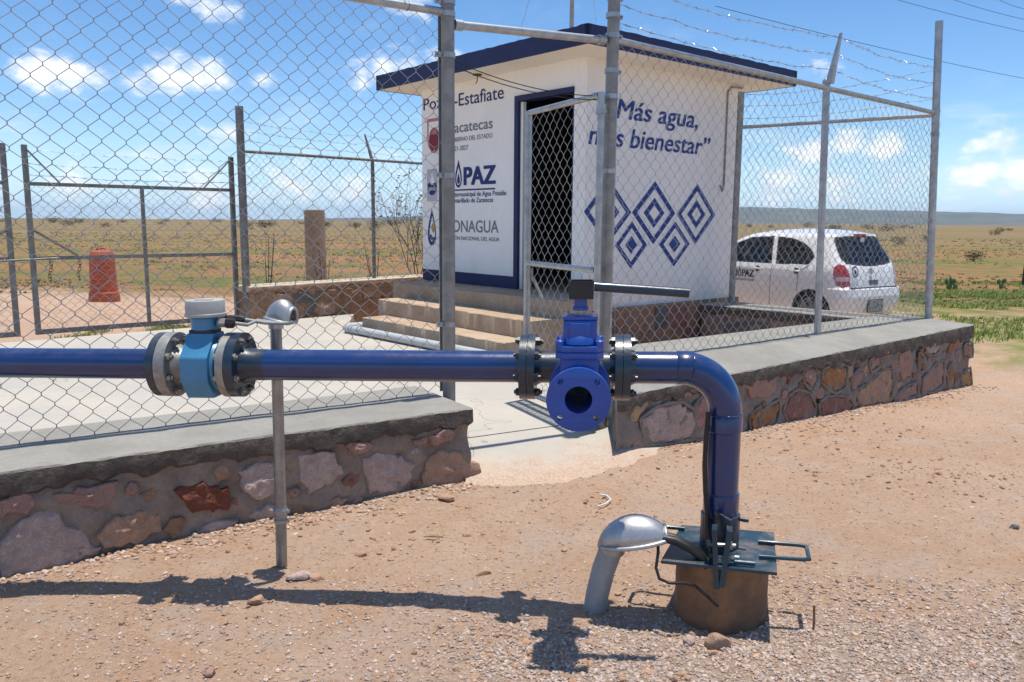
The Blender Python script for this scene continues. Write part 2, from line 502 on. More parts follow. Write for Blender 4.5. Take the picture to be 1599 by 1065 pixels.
# field beyond
st = t.n('ShaderNodeVectorMath', operation='MULTIPLY'); t.put(st.inputs[0], pos); st.inputs[1].default_value = (.035, .16, 0)
sA = t.noise(st.outputs[0], 1.0, 6, .6); 
st2 = t.n('ShaderNodeVectorMath', operation='MULTIPLY'); t.put(st2.inputs[0], pos); st2.inputs[1].default_value = (.004, .03, 0)
sB = t.noise(st2.outputs[0], 1.0, 5, .6)
cl = t.noise(pos, 1.3, 6, .7)
soil = t.mix(t.step(cl, .4, .65), (.31, .15, .072), (.31, .19, .095))
veg = t.mix(t.step(cl, .35, .6), (.21, .165, .068), (.13, .15, .042))
field = t.mix(t.step(t.m('ADD', t.m('MULTIPLY', sA, .55), t.m('MULTIPLY', cl, .45)), .43, .57), soil, veg)
dist_ = t.n('ShaderNodeVectorMath', operation='LENGTH'); t.put(dist_.inputs[0], pos)
farm = t.mix(t.step(sB, .4, .6), (.235, .16, .085), (.17, .142, .062))
field = t.mix(t.step(dist_.outputs['Value'], 35, 110), field, farm)
edge = t.m('ADD', t.m('ADD', Y, t.m('MULTIPLY', X, .12)), t.m('MULTIPLY', t.m('SUBTRACT', cl, .5), 7))
right_side = t.step(t.m('ADD', X, t.m('MULTIPLY', t.m('SUBTRACT', cl, .5), 2.5)), 5.6, 6.6)
grassy = t.mix(t.step(t.m('ADD', t.m('MULTIPLY', cl, .6), t.m('MULTIPLY', nA, .4)), .44, .58), (.44, .31, .19), (.22, .25, .075))
near = t.mix(t.m('MULTIPLY', right_side, t.step(Y, 8.6, 10.2)), dirt, grassy)
full = t.mix(t.step(edge, 14.5, 18.5), near, field)
t.put(b.inputs['Base Color'], full)
b.inputs['Roughness'].default_value = .95
b.inputs['Specular IOR Level'].default_value = .15
bp = t.n('ShaderNodeBump'); bp.inputs['Strength'].default_value = 1.0; bp.inputs['Distance'].default_value = .028
t.put(bp.inputs['Height'], t.m('ADD', t.m('MULTIPLY', nC, .7), t.m('MULTIPLY', nD, .4)))
t.put(b.inputs['Normal'], bp.outputs[0])
g = MB(); g.v, g.f = gv, gf
ground = struct(g.build('ground', gm, smooth=180, fix=False))

# hills on the horizon
hv, hf = [], []
prof = [(-.30, 0), (-.14, 35), (-.08, 62), (.05, 100), (.16, 138), (.27, 142), (.35, 128), (.45, 112), (.53, 94), (.62, 74), (.75, 90), (.95, 60), (1.2, 0)]
def ridge(a):
    for (a0, h0), (a1, h1) in zip(prof, prof[1:]):
        if a0 <= a <= a1:
            return h0 + (h1 - h0) * (a - a0) / (a1 - a0)
    return 0
NA, NR = 220, 14
for j in range(NR + 1):
    for i in range(NA + 1):
        a = -.30 + 1.5 * i / NA
        q = j / NR
        r_ = 4300 + 3000 * q
        h_ = ridge(a) * (q ** 1.7) + noise.fractal(V((a * 30, q * 4, 0)), 1.0, 2.0, 4) * 9 * q
        hv.append(V((r_ * math.sin(a), r_ * math.cos(a), -1.0 + max(0, h_))))
for j in range(NR):
    for i in range(NA):
        k = j * (NA + 1) + i
        hf.append((k, k + 1, k + NA + 2, k + NA + 1))
hill_m = mat('scrub_hillside', (.075, .085, .045), .95, 0, (.16, .13, .075), .004, (.42, .6), fine=.1)
h = MB(); h.v, h.f = hv, hf
struct(h.build('hills', hill_m, smooth=60, fix=False))

# the air between: pale even haze
hz = bpy.data.materials.new('haze_air'); hz.use_nodes = True
t = NT(hz.node_tree); hz.node_tree.nodes.clear()
pv = t.n('ShaderNodeVolumePrincipled'); pv.inputs['Color'].default_value = (.52, .74, 1.0, 1)
pv.inputs['Density'].default_value = 6.5e-5; pv.inputs['Anisotropy'].default_value = .2
ho = t.n('ShaderNodeOutputMaterial'); t.put(ho.inputs['Volume'], pv.outputs[0])
haze = MB().box((0, 0, 84), (25000, 25000, 176)).build('haze', hz)
haze['kind'] = 'stuff'

# ---------------------------------------------------------------- compound floor
slab_m = bpy.data.materials.new('slab_concrete'); slab_m.use_nodes = True
t = NT(slab_m.node_tree); b = slab_m.node_tree.nodes['Principled BSDF']
pos = t.n('ShaderNodeTexCoord').outputs['Object']
n1, n2, n3 = t.noise(pos, .9, 6, .6), t.noise(pos, 7, 6, .65), t.noise(pos, 70, 4, .6)
c_ = t.mix(t.step(n1, .38, .62), (.46, .425, .365), (.40, .38, .34))
c_ = t.mix(t.m('MULTIPLY', t.step(n2, .55, .75), .35), c_, (.38, .30, .23))
c_ = t.mix(t.m('MULTIPLY', t.step(n3, .5, .8), .3), c_, (.34, .32, .285))
vo = t.n('ShaderNodeTexVoronoi', feature='DISTANCE_TO_EDGE'); vo.inputs['Scale'].default_value = .42
wv_ = t.n('ShaderNodeVectorMath', operation='ADD'); t.put(wv_.inputs[0], pos)
nv_ = t.n('ShaderNodeTexNoise'); t.put(nv_.inputs['Vector'], pos); nv_.inputs['Scale'].default_value = 2.5; t.put(wv_.inputs[1], nv_.outputs['Color']); t.put(vo.inputs['Vector'], wv_.outputs[0])
c_ = t.mix(t.m('MULTIPLY', t.m('SUBTRACT', 1.0, t.step(vo.outputs['Distance'], .0, .006)), .55), c_, (.16, .13, .105))
sy_ = t.n('ShaderNodeSeparateXYZ'); t.put(sy_.inputs[0], pos)
dusty = t.step(t.m('ADD', t.m('SUBTRACT', t.m('MULTIPLY', sy_.outputs[0], .45), sy_.outputs[1]), t.m('MULTIPLY', n2, 1.1)), -4.75, -4.05)
c_ = t.mix(t.m('MULTIPLY', dusty, .85), c_, t.mix(t.step(n3, .42, .62), (.50, .345, .245), (.36, .24, .165)))
t.put(b.inputs['Base Color'], c_); b.inputs['Roughness'].default_value = .85
bp = t.n('ShaderNodeBump'); bp.inputs['Strength'].default_value = .25; bp.inputs['Distance'].default_value = .01
t.put(bp.inputs['Height'], t.m('ADD', n2, t.m('MULTIPLY', n3, .4))); t.put(b.inputs['Normal'], bp.outputs[0])

def slab_poly(name, pts, z0, z1s):
    n = len(pts)
    vs = [V((x, y, z0)) for x, y in pts] + [V((x, y, z1s[i] if isinstance(z1s, list) else z1s)) for i, (x, y) in enumerate(pts)]
    fs = [tuple(range(n, 2 * n))] + [(i, (i + 1) % n, n + (i + 1) % n, n + i) for i in range(n)]
    return MB().add(vs, fs).build(name, slab_m)
struct(slab_poly('concrete_slab', [(-8.4, .2), (-.56, 5.32), (-.36, 5.36), (.74, 5.98), (1.5, 6.75), (1.2, 8.0), (.60, 8.62), (-2.2, 10.62), (-2.5, 12.75), (-3.75, 11.52), (-6.1, 9.42), (-10.2, 5.3)], -.3, .09))
ap_rows = [[(-.30, 4.42, -.05), (.38, 4.58, -.045), (1.0, 4.90, -.04), (1.42, 5.22, -.05)],
           [(-.27, 4.70, .020), (.32, 4.84, .024), (.92, 5.12, .018), (1.26, 5.42, -.03)],
           [(-.30, 4.92, .060), (.26, 5.08, .064), (.84, 5.36, .064), (1.16, 5.60, .0)],
           [(-.36, 5.352, .086), (.19, 5.662, .086), (.74, 5.972, .086), (1.02, 6.0, .08)]]
av = [V(p) for r_ in ap_rows for p in r_]
struct(MB().add(av, [(i * 4 + j, i * 4 + j + 1, (i + 1) * 4 + j + 1, (i + 1) * 4 + j) for i in range(3) for j in range(3)]).build('gate_apron', slab_m, smooth=180))

# ---------------------------------------------------------------- stone retaining walls
stone_cols = {
    'p': ((0.441, 0.273, 0.226), (0.348, 0.203, 0.162)), 'w': ((0.580, 0.452, 0.400), (0.429, 0.313, 0.273)), 'o': ((0.418, 0.220, 0.104), (0.302, 0.145, 0.070)),
    'y': ((0.499, 0.325, 0.116), (0.371, 0.232, 0.093)), 'e': ((0.510, 0.336, 0.232), (0.394, 0.244, 0.168)), 'd': ((0.325, 0.168, 0.133), (0.244, 0.116, 0.093)),
    'r': ((0.255, 0.079, 0.044), (0.174, 0.058, 0.035)), 't': ((0.499, 0.371, 0.220), (0.418, 0.302, 0.174)), 'b': ((0.383, 0.232, 0.145), (0.278, 0.162, 0.099)), 'g': ((0.197, 0.180, 0.168), (0.128, 0.116, 0.110))}
stone_m = {k: mat('stone_' + n_, a, .92, 0, b_, 16, (.34, .62), bump=1.0, bscale=38, fine=.22)
           for (k, (a, b_)), n_ in zip(stone_cols.items(), ['pink', 'pale', 'orange', 'yellow', 'peach', 'dusky', 'red', 'tan', 'brown', 'grey'])}

def stone_piece(poly, o, d, nrm, mt, parent, proud=.022, seed=0):
    """one irregular stone: outline in wall coordinates, domed and chipped face"""
    rs = random.Random(seed)
    pts = []
    n = len(poly)
    for i in range(n):                      # subdivide and roughen the outline
        a, b_ = V((*poly[i], 0)), V((*poly[(i + 1) % n], 0))
        L = (b_ - a).length
        k = max(1, min(5, int(L / .03)))
        for j in range(k):
            p = a.lerp(b_, j / k)
            w = min(.015, L * .13)
            pts.append(V((p.x + rs.uniform(-w, w), p.y + rs.uniform(-w, w), 0)))
    cx = sum((p for p in pts), V((0, 0, 0))) / len(pts)
    size = max((p - cx).length for p in pts)
    rings = [(1.0, -.03), (.992, proud * .35), (.955, proud * .75), (.86, proud * .95), (.70, proud), (.50, proud * 1.05), (.27, proud * 1.08)]
    vs, fs = [], []
    m_ = len(pts)
    for sc_, dep in rings:
        for p in pts:
            q = cx + (p - cx) * sc_
            dd = dep + (noise.noise(V((q.x * 9 + seed, q.y * 9, seed * .37))) * .013 + noise.noise(V((q.x * 26, q.y * 26, seed))) * .009 if dep > 0 else 0)
            if dep > proud * .5:
                vd_ = noise.voronoi(V((q.x * 12 + seed, q.y * 12, seed * .7)))[0]
                dd += (vd_[1] - vd_[0]) * .020 - .006
            vs.append(V(o) + V(d) * q.x + V((0, 0, 1)) * q.y + V(nrm) * dd)
    for r_ in range(len(rings) - 1):
        for i in range(m_):
            j = (i + 1) % m_
            fs.append((r_ * m_ + i, r_ * m_ + j, (r_ + 1) * m_ + j, (r_ + 1) * m_ + i))
    vs.append(V(o) + V(d) * cx.x + V((0, 0, 1)) * cx.y + V(nrm) * (proud * 1.2 + rs.uniform(-.004, .006)))
    k = (len(rings) - 1) * m_
    for i in range(m_):
        fs.append((k + i, k + (i + 1) % m_, len(vs) - 1))
    return MB().add(vs, fs).build('stone', mt, parent, smooth=22)

def wall_body(name, o, d, back, s0, s1, depth, z0, z1, mt, parent, amp=.02, step=.03, ends=True, taper=0.0, skew0=0.0):
    """rough masonry body; front face at the origin line, displaced"""
    n = max(2, int((s1 - s0) / step)); mz = max(2, int((z1 - z0) / step))
    mb = MB(); k = 0
    def P(s, z, dep):
        q = noise.fractal(V((s * 9, z * 9, depth * 3 + 5)), .8, 2.0, 5) * amp
        return V(o) + V(d) * s + V(back) * (dep - q - taper * (z1 - z)) + V((0, 0, z))
    vs, fs = [], []
    for j in range(mz + 1):
        for i in range(n + 1):
            vs.append(P(s0 + (s1 - s0) * i / n, z0 + (z1 - z0) * j / mz, 0))
    for j in range(mz):
        for i in range(n):
            q = j * (n + 1) + i
            fs.append((q, q + 1, q + n + 2, q + n + 1))
    mb.add(vs, fs)
    base = [V(o) + V(d) * s + V(back) * dep + V((0, 0, z)) for z in (z0, z1) for (s, dep) in ((s0, .0), (s1, .0), (s1, depth), (s0 + skew0 * depth, depth))]
    # rough end faces and back
    me_ = max(2, int(depth / step))
    for s_, sg in ((s0, -1), (s1, 1)):
        vs, fs = [], []
        for j in range(mz + 1):
            for i in range(me_ + 1):
                z = z0 + (z1 - z0) * j / mz; dep = depth * i / me_
                q = noise.fractal(V((dep * 7, z * 7, s_ + 2)), 1.0, 2.0, 3) * amp if 0 < i else 0
                p = P(s_, z, 0) if i == 0 else V(o) + V(d) * (s_ + sg * q + (skew0 * dep if sg < 0 else 0)) + V(back) * dep + V((0, 0, z))
                vs.append(p)
        for j in range(mz):
            for i in range(me_):
                q = j * (me_ + 1) + i
                fs.append((q, q + 1, q + me_ + 2, q + me_ + 1) if sg > 0 else (q, q + me_ + 1, q + me_ + 2, q + 1))
        mb.add(vs, fs)
    mb.add([base[3], base[2], base[6], base[7]], [(0, 3, 2, 1)])
    mb.add([base[4], base[5], base[6], base[7]], [(0, 1, 2, 3)])
    return mb.build(name, mt, parent, smooth=40, fix=False)

def cap_slab(name, o, d, back, s0, s1, dep, z_bot, z_top, mt, parent, over=.025, skew=0.0, ztilt=0.0, low=.03, step=.022, rise=0.0, skew0=0.0):
    """poured concrete cap with a ragged lower lip and slightly wavy top edge"""
    n = max(4, int((s1 - s0) / step)); mb = MB()
    rows = []
    for i in range(n + 1):
        s = s0 + (s1 - s0) * i / n
        zt = z_top + ztilt * (s - s0)
        wv = noise.fractal(V((s * 5, 1.3, z_top * 9)), .8, 2.0, 5)
        lp = noise.fractal(V((s * 9, 7.3, z_top * 9)), .7, 2.0, 5)
        p = lambda dd, z, ex=0.0: V(o) + V(d) * (s + skew * dd * (s - s0) / (s1 - s0) + skew0 * dd * (1 - (s - s0) / (s1 - s0)) + ex) + V(back) * dd + V((0, 0, z))
        f0 = -over + .010 * wv; rs_ = rise * (1 - i / n)
        mid = noise.noise(V((s * 14, 3.3, 0))) * .008
        rows.append([p(.06, z_bot + .01), p(f0 + .018, z_bot + low * lp), p(f0 - .004 + mid, z_bot + .018 + low * lp), p(f0 - .004 - mid, (z_bot + zt) / 2), p(f0 + .002 + mid * .6, zt - .009 + .005 * lp), p(f0 + .010 + .006 * lp, zt + .003 * wv), p(dep * .42, zt + rs_ + .004 * wv), p(dep, zt + rs_), p(dep, z_bot)])
    mcol = len(rows[0])
    vs = [q for r_ in rows for q in r_]
    fs = [(i * mcol + j, (i + 1) * mcol + j, (i + 1) * mcol + j + 1, i * mcol + j + 1) for i in range(n) for j in range(mcol - 1)]
    fs.append(tuple(range(mcol))); fs.append(tuple(n * mcol + j for j in range(mcol))[::-1])
    ob = mb.add(vs, fs).build(name, mt, parent, smooth=32, fix=False)
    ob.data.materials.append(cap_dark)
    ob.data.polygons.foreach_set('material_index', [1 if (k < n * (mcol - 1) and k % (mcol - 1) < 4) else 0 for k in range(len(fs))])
    return ob

cap_face = concrete
RIGHT = [('w',[(0.225,0.243),(0.394,0.294),(0.626,0.29),(0.756,0.223),(0.787,0.118),(0.778,0.019),(0.551,0.037),(0.349,0.056),(0.277,0.121)]),('t',[(0.113,0.278),(0.158,0.346),(0.264,0.397),(0.285,0.347),(0.19,0.239),(0.136,0.237)]),('p',[(0.447,0.363),(0.53,0.429),(0.617,0.434),(0.598,0.362)]),('p',[(0.633,0.426),(0.878,0.402),(0.804,0.345),(0.653,0.332)]),('p',[(0.795,0.237),(0.9,0.313),(1.01,0.329),(1.037,0.264),(0.97,0.212),(0.936,0.003),(0.825,0.015),(0.809,0.175)]),('p',[(1.363,0.389),(1.494,0.427),(1.787,0.42),(1.821,0.269),(1.732,0.204),(1.477,0.205)]),('d',[(1.923,0.401),(2.038,0.422),(2.07,0.306),(1.995,0.27)]),('p',[(2.198,0.36),(2.371,0.364),(2.412,0.266),(2.35,0.176),(2.237,0.264)]),('o',[(2.513,0.325),(2.7,0.34),(2.896,0.307),(2.885,0.138),(2.728,0.114),(2.516,0.219)]),('p',[(3.004,0.197),(3.107,0.247),(3.182,0.226),(3.171,0.127),(3.033,0.082)]),('o',[(3.033,0.439),(3.187,0.437),(3.181,0.338),(3.07,0.337)]),('y',[(3.302,0.426),(3.476,0.44),(3.459,0.386),(3.333,0.38)]),('p',[(3.505,0.42),(3.715,0.413),(3.719,0.322),(3.509,0.322)]),('p',[(3.316,0.324),(3.464,0.347),(3.491,0.268),(3.355,0.232)]),('e',[(3.156,0.067),(3.589,0.206),(3.723,0.191),(3.775,0.028),(3.742,-0.1),(3.228,-0.107),(3.14,0.006)]),('p',[(3.882,0.385),(4.102,0.399),(4.177,0.195),(4.128,0.079),(3.988,0.068),(3.888,0.173)]),('o',[(4.293,0.292),(4.375,0.229),(4.382,0.118),(4.308,0.14)]),('w',[(4.384,0.379),(4.753,0.36),(4.689,0.267),(4.505,0.271)]),('o',[(4.994,0.338),(5.179,0.403),(5.213,0.334),(5.081,0.23),(4.948,0.243)]),('p',[(4.428,0.03),(4.743,0.149),(4.856,0.152),(4.881,-0.08),(4.669,-0.125),(4.435,-0.109)]),('p',[(3.846,-0.074),(4.059,-0.021),(4.284,0.006),(4.294,-0.119),(3.882,-0.132)]),('o',[(4.985,0.052),(5.06,0.102),(5.171,-0.057),(5.155,-0.143),(5.041,-0.135)]),('y',[(5.338,-0.046),(5.537,-0.003),(5.608,-0.168),(5.398,-0.173)]),('p',[(5.339,0.278),(5.527,0.276),(5.564,0.138),(5.4,0.155)]),('d',[(2.493,0.044),(2.599,0.078),(2.97,0.021),(3.052,-0.057),(2.989,-0.123),(2.53,-0.08)]),('d',[(2.006,0.156),(2.123,0.187),(2.291,0.142),(2.4,0.034),(2.377,-0.057),(2.027,-0.051),(1.958,0.05)]),('o',[(1.614,0.078),(1.852,0.143),(1.868,0.052),(1.83,-0.032),(1.634,-0.024)]),('o',[(1.495,0.073),(1.599,0.123),(1.587,-0.027),(1.516,-0.049)])]
LEFT = [('p',[(-0.009,0.311),(0.047,0.334),(0.116,0.327),(0.117,0.276),(0.078,0.249),(-0.014,0.245)]),('w',[(-0.024,0.101),(0.046,0.188),(0.124,0.229),(0.198,0.203),(0.29,0.103),(0.365,0.004),(0.282,-0.031),(0.2,-0.077),(-0.008,-0.061),(-0.034,-0.032)]),('p',[(0.19,0.302),(0.273,0.31),(0.456,0.325),(0.447,0.261),(0.408,0.215),(0.298,0.224),(0.212,0.258)]),('e',[(0.37,0.086),(0.445,0.142),(0.53,0.156),(0.636,0.117),(0.627,0.045),(0.522,0.006),(0.386,0.005)]),('r',[(0.713,0.219),(0.834,0.247),(0.966,0.192),(0.956,0.092),(0.792,0.098),(0.761,0.154)]),('w',[(0.799,-0.004),(0.882,0.03),(1.001,0.019),(0.975,-0.015),(0.82,-0.046)]),('w',[(1.029,0.281),(1.121,0.303),(1.204,0.302),(1.211,0.164),(1.114,0.107),(1.046,0.181)]),('w',[(1.344,0.292),(1.452,0.32),(1.542,0.287),(1.579,0.178),(1.512,0.124),(1.383,0.102),(1.341,0.192)]),('p',[(1.602,0.33),(1.703,0.342),(1.768,0.306),(1.715,0.281),(1.634,0.276)]),('w',[(1.704,0.236),(1.811,0.253),(1.924,0.215),(2.003,0.149),(1.98,0.07),(1.864,0.009),(1.752,0.042),(1.706,0.157)]),('p',[(2.005,0.298),(2.101,0.305),(2.093,0.265),(2.019,0.269)]),('p',[(2.116,0.31),(2.237,0.335),(2.275,0.316),(2.271,0.253),(2.13,0.256)]),('e',[(2.084,0.066),(2.122,0.185),(2.19,0.209),(2.314,0.169),(2.345,0.108),(2.441,0.092),(2.466,0.031),(2.442,-0.009),(2.251,-0.005),(2.098,0.001)]),('w',[(1.063,0.03),(1.16,0.073),(1.213,0.051),(1.204,-0.036),(1.109,-0.004)]),('e',[(1.405,0.001),(1.509,0.034),(1.602,0.03),(1.547,-0.039),(1.442,-0.045)])]
L0, LD = V((-2.255, 3.465, 0)), V((.837, .547, 0)).normalized()
LN = V((LD.y, -LD.x, 0)); LB = -LN
lw = thing('stone_wall', 'low stone wall with concrete cap left of the gate, half under the blue pipe', 'wall', L0)
wall_body('masonry', L0, LD, LB, -6.5, 2.385, .73, -.35, .385, mortar, lw, .03, taper=.02)
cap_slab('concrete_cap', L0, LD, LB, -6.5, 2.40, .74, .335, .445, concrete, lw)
sd_ = 1
def grow(poly, k):
    cx_ = sum(p[0] for p in poly) / len(poly); cz_ = sum(p[1] for p in poly) / len(poly)
    return [(cx_ + (x - cx_) * k, cz_ + (z - cz_) * k) for x, z in poly]
LEFT = [(c_, grow(p, 1.07)) for c_, p in LEFT]
for c_, poly in LEFT:
    stone_piece(poly, L0, LD, LN, stone_m[c_], lw, .028, sd_); sd_ += 1
rs = random.Random(3)
for k in range(26):      # the stretch of the same wall beyond the left edge of the picture
    s = -.35 - k * .23; z = (.02, .21)[k % 2]
    poly = [(s + .12 * math.cos(a) * rs.uniform(.8, 1.25), z + .09 * math.sin(a) * rs.uniform(.8, 1.25)) for a in [i * math.pi / 3.5 for i in range(7)]]
    stone_piece(poly, L0, LD, LN, stone_m[rs.choice('pwoed')], lw, .028, sd_); sd_ += 1
def fillers(root, polys, o, d, nrm, s0, s1, zlo, zhi, cols, n_, seed, proud):
    """smaller stones packed into the gaps between the large ones"""
    rq = random.Random(seed); done = []
    big = [(sum(p[0] for p in q) / len(q), sum(p[1] for p in q) / len(q), q) for c_, q in polys]
    def clear(x, z, r):
        for cx_, cz_, q in big:
            n2 = len(q)
            for i in range(n2):
                (xa, za), (xb, zb) = q[i], q[(i + 1) % n2]
                L2 = (xb - xa) ** 2 + (zb - za) ** 2
                u = max(0, min(1, ((x - xa) * (xb - xa) + (z - za) * (zb - za)) / L2))
                if math.hypot(x - xa - u * (xb - xa), z - za - u * (zb - za)) < r: return False
            ins = False
            for i in range(n2):
                (xa, za), (xb, zb) = q[i], q[(i + 1) % n2]
                if (za > z) != (zb > z) and x < (xb - xa) * (z - za) / (zb - za) + xa: ins = not ins
            if ins: return False
        return all(math.hypot(x - a, z - b_) > r + c_ for a, b_, c_ in done)
    for r in (.085, .065, .05, .036, .026):
        for k in range(n_):
            x, z = rq.uniform(s0, s1), rq.uniform(zlo + r * .6, zhi - r * .8)
            if not clear(x, z, r + .008): continue
            done.append((x, z, r))
            m_ = rq.randint(5, 7); ph_ = rq.uniform(0, 6)
            poly = [(x + r * 1.12 * math.cos(ph_ + 6.2832 * i / m_) * rq.uniform(.75, 1.1), z + r * .95 * math.sin(ph_ + 6.2832 * i / m_) * rq.uniform(.75, 1.1)) for i in range(m_)]
            stone_piece(poly, o, d, nrm, stone_m[rq.choice(cols)], root, proud * rq.uniform(.5, 1.1), rq.randint(1, 9999))
fillers(lw, LEFT, L0, LD, LN, -.3, 2.36, -.06, .325, 'bbdepw', 160, 41, .018)
# stones on the end face beside the gate
for c_, poly in [('e', [(.10, .03), (.25, .02), (.30, .12), (.22, .2), (.10, .16)]), ('p', [(.36, .05), (.55, .04), (.6, .2), (.42, .24)]), ('w', [(.1, .24), (.3, .25), (.32, .31), (.12, .31)])]:
    stone_piece(poly, L0 + LD * 2.385, LB, LD, stone_m[c_], lw, .02, sd_); sd_ += 1

R0, RD = V((.695, 5.202, 0)), V((.772, .635, 0)).normalized()
RN = V((RD.y, -RD.x, 0)); RB = -RN
rw = thing('stone_wall', 'long low wall of pink and orange stones with wide concrete cap, right of the gate', 'wall', R0)
wall_body('masonry', R0, RD, RB, 0, 5.52, .98, -.5, .40, mortar_l, rw, .028, taper=.02, skew0=.95)
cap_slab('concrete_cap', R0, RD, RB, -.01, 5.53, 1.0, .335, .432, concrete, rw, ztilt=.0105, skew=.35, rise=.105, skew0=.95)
for c_, poly in RIGHT:
    stone_piece(poly, R0, RD, RN, stone_m[c_], rw, .020, sd_); sd_ += 1
for c_, poly in [('y', [(.06, -.12), (.22, -.13), (.24, .0), (.1, .05)]), ('p', [(.3, -.1), (.5, -.08), (.48, .1), (.34, .12)]), ('e', [(.08, .14), (.28, .15), (.25, .28), (.1, .27)]), ('p', [(.6, -.05), (.8, -.06), (.82, .12), (.62, .14)])]:
    stone_piece(poly, R0 + RD * 5.52, RB, RD, stone_m[c_], rw, .02, sd_); sd_ += 1
fillers(rw, RIGHT, R0, RD, RN, .06, 5.45, -.12, .325, 'bpdeop', 220, 42, .014)
# trowelled mortar ridges round the stones of the right wall
for k, (c_, poly) in enumerate(RIGHT):
    if k in (1, 2, 3): continue
    n_ = len(poly); cx_ = sum(p[0] for p in poly) / n_; cz_ = sum(p[1] for p in poly) / n_
    pts, rad = [], []
    for i in range(n_):
        (x0, z0), (x1, z1) = poly[i], poly[(i + 1) % n_]
        for j in range(5):
            u = j / 5; x_, z_ = x0 + (x1 - x0) * u, z0 + (z1 - z0) * u
            L_ = math.hypot(x_ - cx_, z_ - cz_); w_ = 1 + .022 / max(.03, L_)
            w_ += .25 * noise.noise(V((x_ * 9, z_ * 9, k))) * .06
            pts.append(R0 + RD * (cx_ + (x_ - cx_) * w_) + RN * (.012 + .008 * noise.noise(V((x_ * 13, z_ * 13, 3)))) + V((0, 0, cz_ + (z_ - cz_) * w_)))
            rad.append(.012 + .010 * noise.noise(V((x_ * 11, z_ * 11, 8))))
    pts.append(pts[0]); rad.append(rad[0])
    if max(p.z for p in pts) < .40: MB().tube(pts, rad, 6, caps=False).build('mortar_joint', mortar_l, rw, smooth=70)

def rubble_face(parent, o, d, nrm, s0, s1, z0, z1, cols, rows, seed, proud=.015, gap=.014, base=.3):
    rq = random.Random(seed)
    zz = [z0 + (z1 - z0) * i / rows for i in range(rows + 1)]
    for r_ in range(rows):
        s = s0
        while s < s1 - .08:
            w = rq.uniform(.6, 1.35) * base
            e = min(s1, s + w)
            if s1 - e < .1: e = s1
            a, b_ = zz[r_] + gap, zz[r_ + 1] - gap
            j = lambda: rq.uniform(-.018, .018)
            poly = [(s + gap + abs(j()), a + j()), ((s + e) / 2 + j(), a + j()), (e - gap - abs(j()), a + j()), (e - gap - abs(j()), b_ + j()), ((s + e) / 2, b_ + j()), (s + gap, b_ + j())]
            if rq.random() > .12:
                stone_piece(poly, o, d, nrm, stone_m[rq.choice(cols)], parent, proud * rq.uniform(.6, 1.4), rq.randint(1, 9999))
            s = e

# side wall running back from the far right corner to the pump house
K0 = V((4.12, 9.26, 0)); KD = V((-.70, .714, 0)).normalized(); KN = V((-KD.y, KD.x, 0)) * 1.0
KN = V((-.714, -.70, 0)).normalized()          # towards the compound
sw = thing('stone_wall', 'side wall with grey concrete cap running back to the pump house beside the car', 'wall', K0)
wall_body('masonry', K0, KD, -KN, .0, 2.25, .5, -.45, .43, mortar, sw, .03)
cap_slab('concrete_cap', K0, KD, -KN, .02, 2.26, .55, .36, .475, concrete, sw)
rubble_face(sw, K0, KD, KN, .1, 2.2, -.1, .34, 'gggbp', 2, 21, .012, base=.36)

# back wall with the rear fence
W0 = V((-3.72, 11.50, 0)); WD = V((2.15, 2.52, 0)).normalized()
WN = V((WD.y, -WD.x, 0))
bw = thing('stone_wall', 'back wall of brown stone with pale cap under the rear fence, left of the steps', 'wall', W0)
wall_body('masonry', W0, WD, -WN, 0, 5.2, .42, -.3, .54, brownstone, bw, .03)
bcap = cap_slab('concrete_cap', W0, WD, -WN, -.01, 5.21, .44, .525, .605, mat('pale_cap_concrete', (.55, .48, .38), .85, 0, (.48, .41, .32), 4, bump=.25, bscale=40), bw, over=.012, low=.012)
bcap.data.materials[1] = brownstone
rubble_face(bw, W0, WD, WN, .05, 3.0, .1, .50, 'bbbebg', 2, 5, .016, base=.42)
rubble_face(bw, W0, -WN, -WD, .02, .42, .1, .52, 'bbe', 2, 6, .012, base=.3)

# ---------------------------------------------------------------- pump house
B0 = V((.832, 9.588, 0)); BF = V((-.648, .762, 0)).normalized(); BR = V((BF.y, -BF.x, 0))
UP = V((0, 0, 1))
LF, LR, ZT = 3.34, 3.05, 3.41
ph = thing('pump_house', 'white pump house with navy roof edge and painted blue lettering', 'building', B0)
def bbox(mb, s0, s1, r0, r1, z0, z1):
    """box in building coordinates: s along the front wall, r into the building"""
    return mb.prism([(s0, r0), (s1, r0), (s1, r1), (s0, r1)], B0, BF, BR, UP, z0, z1)
T = .15
D0, D1, DZ = .20, 1.24, 3.10           # door opening
q = MB(); bbox(q, D1, LF, 0, T, .60, ZT + .05); q.build('wall', paint_white, ph)
q = MB(); bbox(q, T, D0, 0, T, .60, ZT + .05); bbox(q, D0, D1, 0, T, DZ, ZT + .05); q.build('wall', paint_white, ph)
q = MB(); bbox(q, 0, T, 0, LR, .50, ZT + .05); q.build('wall', paint_white, ph)
q = MB(); bbox(q, LF - T, LF, T, LR, .50, ZT + .05); q.build('wall', paint_white, ph)
q = MB(); bbox(q, T, LF - T, LR - T, LR, .50, ZT + .05); q.build('wall', paint_white, ph)
q = MB()                               # near-black lining: the room's darkness painted onto its walls
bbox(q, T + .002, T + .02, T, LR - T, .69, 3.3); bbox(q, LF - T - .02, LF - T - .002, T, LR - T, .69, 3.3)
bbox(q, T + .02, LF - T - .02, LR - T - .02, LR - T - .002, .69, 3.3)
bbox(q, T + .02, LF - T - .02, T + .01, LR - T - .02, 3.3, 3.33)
q.build('shade_lining', dark_in, ph)
fd = MB(); bbox(fd, -.05, LF + .04, .02, LR + .05, -.4, .515); fd = fd.build('foundation', brownstone, ph)
